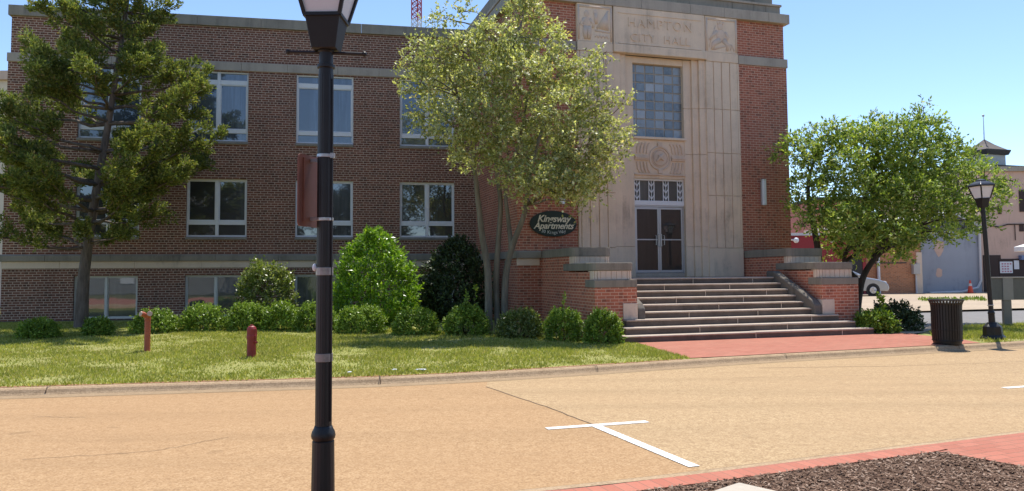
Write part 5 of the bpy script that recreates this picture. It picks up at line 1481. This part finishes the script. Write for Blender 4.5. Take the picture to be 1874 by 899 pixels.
for wx in (.82, 3.38):
    e = bpy.data.objects.new('wheel', None); e.empty_display_size = .2
    link(e, WM[car.name] @ Matrix.Translation((wx, 0, .31)), car)
    m = MB(); m.tube([(0, -.012, 0), (0, .01, 0), (0, .2, 0)], [.285, .31, .31], 24); m.build('tyre', M_tyre, e)
    m = MB(); m.tube([(0, -.02, 0), (0, .0, 0)], [.17, .20], 16)
    for k in range(5):
        a = k * 2 * math.pi / 5; m.tube([(0, -.024, 0), (.17 * math.cos(a), -.02, .17 * math.sin(a))], .03, 5)
    m.build('rim', M_alu, e)
    m = MB(); m.tube([(0, -.004, 0), (0, .006, 0)], [.36, .36], 24); m.build('arch', M_dkroof, e)
m = MB(); m.sphere((4.02, .16, .70), (.16, .14, .09), 10, 8); m.build('headlight', plain('headlight_lens', (.6, .55, .5), .15, .2), car)
m = MB(); m.box(2.55, 2.72, -.14, .0, 1.02, 1.14); m.build('mirror', M_silver, car, bevel=.03)
m = MB(); m.box(1.405, 1.415, -.004, .004, .40, 1.0); m.box(2.62, 2.63, -.004, .004, .40, .98); m.box(1.1, 1.28, -.02, .0, .86, .89); m.build('door_seam', M_dkroof, car)

# traffic cone
q = at(1776, 533, 43.6); zq = H(q.x, 43.6) + .02
cone = thing('traffic_cone', 'orange red traffic cone at the foot of the grey painted wall', 'traffic cone', loc=(q.x, 43.6, zq))
m = MB(); m.lathe([(.16, .03), (.035, .74), (.03, .75)], 16); m.build('cone', plain('cone_orange', (.62, .07, .03), .5), cone)
m = MB(); m.box(-.2, .2, -.2, .2, 0, .035); m.build('base', plain('cone_base', (.3, .05, .03), .6), cone)
m = MB(); m.lathe([(.092, .42), (.068, .56)], 16); m.build('reflective_band', M_pipe, cone)

# grey board on a post, near the right edge
YB = 20.9
q0 = at(1812, 507, YB); q1 = at(1885, 507, YB); zb_, zt_ = at(1843, 549, YB).z, at(1843, 509, YB).z
bd = thing('sign_board', 'back of a wide grey board on a thick square post by the cross street', 'sign', loc=(q0.x, YB, .1), rz=0)
wd = q1.x - q0.x + .5
M_bgrey = stone_mat('grey_pebbled_board', (.17, .165, .155), (.10, .10, .095), scale=6, streak=.2)
m = MB(); m.box(0, wd, 0, .10, zb_ - .1, zt_ - .1); m.build('board', M_bgrey, bd, bevel=.01)
m = MB(); x_ = at(1843, 530, YB).x - q0.x; m.box(x_ - .12, x_ + .16, -.02, .0 - .002, zb_ - .1, zt_ - .1); m.build('centre_strip', plain('grey_metal_strip', (.28, .28, .28), .5, .3), bd)
m = MB(); m.box(-.02, wd + .02, -.03, .13, zt_ - .098, zt_ - .07); m.build('cap', M_tape, bd)
m = MB(); m.box(x_ - .11, x_ + .11, .0, .10, -.15, zb_ - .102); m.build('post', plain('grey_post', (.20, .19, .18), .6, .2), bd, bevel=.01)
# parasol and second car glimpsed at the edge of the picture
q = at(1885, 450, 40)
pa = thing('parasol', 'white parasol canopy cut by the right edge of the picture', 'parasol', loc=(q.x + .35, 40, H(q.x, 40)))
zc2 = q.z - H(q.x, 40)
m = MB(); m.lathe([(1.0, zc2 - .28), (1.0, zc2 - .05), (.1, zc2 + .25), (.02, zc2 + .3)], 8, rot=.2); m.build('canopy', plain('white_canvas', (.78, .77, .74), .8), pa)
m = MB(); m.tube([(0, 0, 0), (0, 0, zc2 + .2)], .03, 8); m.build('pole', M_pipe, pa)

# weeds along the edge of the lot
V = []
for px in range(1690, 1810, 5):
    if random.random() < .75:
        Yw = 35 + random.uniform(-.6, .6); q = at(px, 540, Yw); n_ = random.randint(14, 40)
        P_ = np.array([q.x, Yw, H(q.x, Yw) + .02])[None] + rng.normal(size=(n_, 3)) * np.array([.22, .1, .0])
        V.append(leaf_quads(P_, rng.normal(size=(n_, 3)) * .5 + np.array([0, 0, 1]), rng.uniform(.06, .22, n_), .4, .1))
o = quick_mesh('weeds', np.concatenate(V), 4, M_box); tag(o, 'low weeds along the cracked edge of the parking lot', 'weeds', kind='stuff')

# ------------------------------------------------------------------ far things over the roof and at the left edge
YA = 62.0
q = at(763, 20, YA); zt_ = 30.0
ant = thing('radio_mast', 'red and white lattice radio mast far behind the roof', 'mast', loc=(q.x, YA, 0))
M_mred = plain('mast_red', (.45, .05, .06), .6); M_mwh = plain('mast_white', (.7, .68, .68), .6)
wa = px_r(9, YA)
def legs(z0, z1, nm, mat):
    m = MB(); cs = [(-wa, -wa * .58), (wa, -wa * .58), (0, wa * 1.1)]
    for c_ in cs: m.tube([(*c_, z0), (*c_, z1)], .055, 5)
    z = z0; k = 0
    while z < z1 - .3:
        for i in range(3):
            a, b = cs[i], cs[(i + 1) % 3]
            m.tube([(*a, z), (*b, z + .45)], .028, 4); m.tube([(*b, z + .0), (*b, z + .01)], .03, 4); m.tube([(*a, z + .45), (*b, z + .45)], .022, 4)
            m.tube([(*b, z), (*a, z + .45)], .028, 4)
        z += .45
    m.build(nm, mat, ant)
zz = 0.0; k = 0
split = at(763, 37, YA).z
legs(10.0, split, 'white_section', M_mwh); legs(split, zt_, 'red_section', M_mred)
m = MB(); m.box(-wa, wa, -wa * .6, wa, 0, 10.0); m.build('base_hut', M_gwall, ant)
q = at(10, 131, 42)
lb = thing('tan_roofed_building', 'sliver of a tan building beyond the left end of the brick wing', 'building', loc=(q.x - 8, 42, 0))
m = MB(); m.box(0, 9.2, 0, 8, 0, q.z - .5); m.build('wall', M_lightstone, lb)
m = MB(); m.box(-.2, 9.4, -.2, 8.2, q.z - .497, q.z); m.build('roof_edge', M_twall, lb)

# ------------------------------------------------------------------ the other side of the street, seen only as reflections in the glass
M_street = leaf_mat('deep_green_leaf', [(0.0, (0.02, 0.028, 0.012)), (1.0, (0.07, 0.085, 0.035))], trans=.1)
hs = thing('clapboard_house', 'grey clapboard house across the street, mirrored in the windows', 'building', loc=(-21, -24, 0))
t = NT('clapboard'); sp_ = t.n('SeparateXYZ'); t.l(t.coord(), sp_.inputs[0])
t.base(t.ramp(t.math('FRACT', t.math('MULTIPLY', sp_.outputs[2], 5.0)), [(0.0, (.10, .10, .10)), (.2, (.26, .26, .26)), (1.0, (.30, .30, .30))])); M_clap = t.m
m = MB(); m.box(0, 15, -8, 0, 0, 7.4); m.build('wall', M_clap, hs)
m = MB(); m.prism([(-.4, 7.403), (15.4, 7.403), (7.5, 10.6)], -8.4, .4, axis='y'); m.build('roof', M_asph, hs)
for xw in (1.5, 5, 8.5):
    for zw in (1.0, 4.0):
        m = MB(); m.box(xw, xw + 1.1, .0, .05, zw, zw + 1.6); m.build('window', M_white, hs)
for (x_, y_, h_, r_, lab) in ((-5.5, -17, 10.5, 3.9, 'left leafy tree across the street, mirrored in the windows'), (4.5, -20, 11, 4.2, 'broad leafy tree across the street, mirrored in the windows'), (13.5, -18, 10, 3.8, 'right leafy tree across the street, mirrored in the windows')):
    rng = np.random.default_rng(int(h_ * 10)); 
    t_ = thing('street_tree', lab, 'tree', loc=(x_, y_, 0), group='trees across the street')
    m = MB(); m.tube([(0, 0, 0), (.1, .1, 3), (0, 0, h_ * .75)], [.3, .22, .08], 8); m.build('trunk', M_bark_dark, t_)
    cs = [np.array([x_, y_, h_ * .62]) + rand_dir(1)[0] * np.array([r_, r_, h_ * .33]) * rng.uniform(.3, .9) for _ in range(34)]
    quick_mesh('crown', twigs(cs, [1.5] * 34, 60, .26, 9, .2, tl=(.4, .8)), 4, M_street, t_)
bb = thing('brick_house', 'brick house across the street, mirrored in the entrance doors', 'building', loc=(27, -6, 0), rz=R(-135))
m = MB(); m.box(-16, 16, 0, 8, 0, 9.0); m.build('wall', M_brick, bb)
m = MB(); m.prism([(-16.4, 9.003), (16.4, 9.003), (0, 12)], -.4, 8.4, axis='y'); m.build('roof', M_asph, bb)
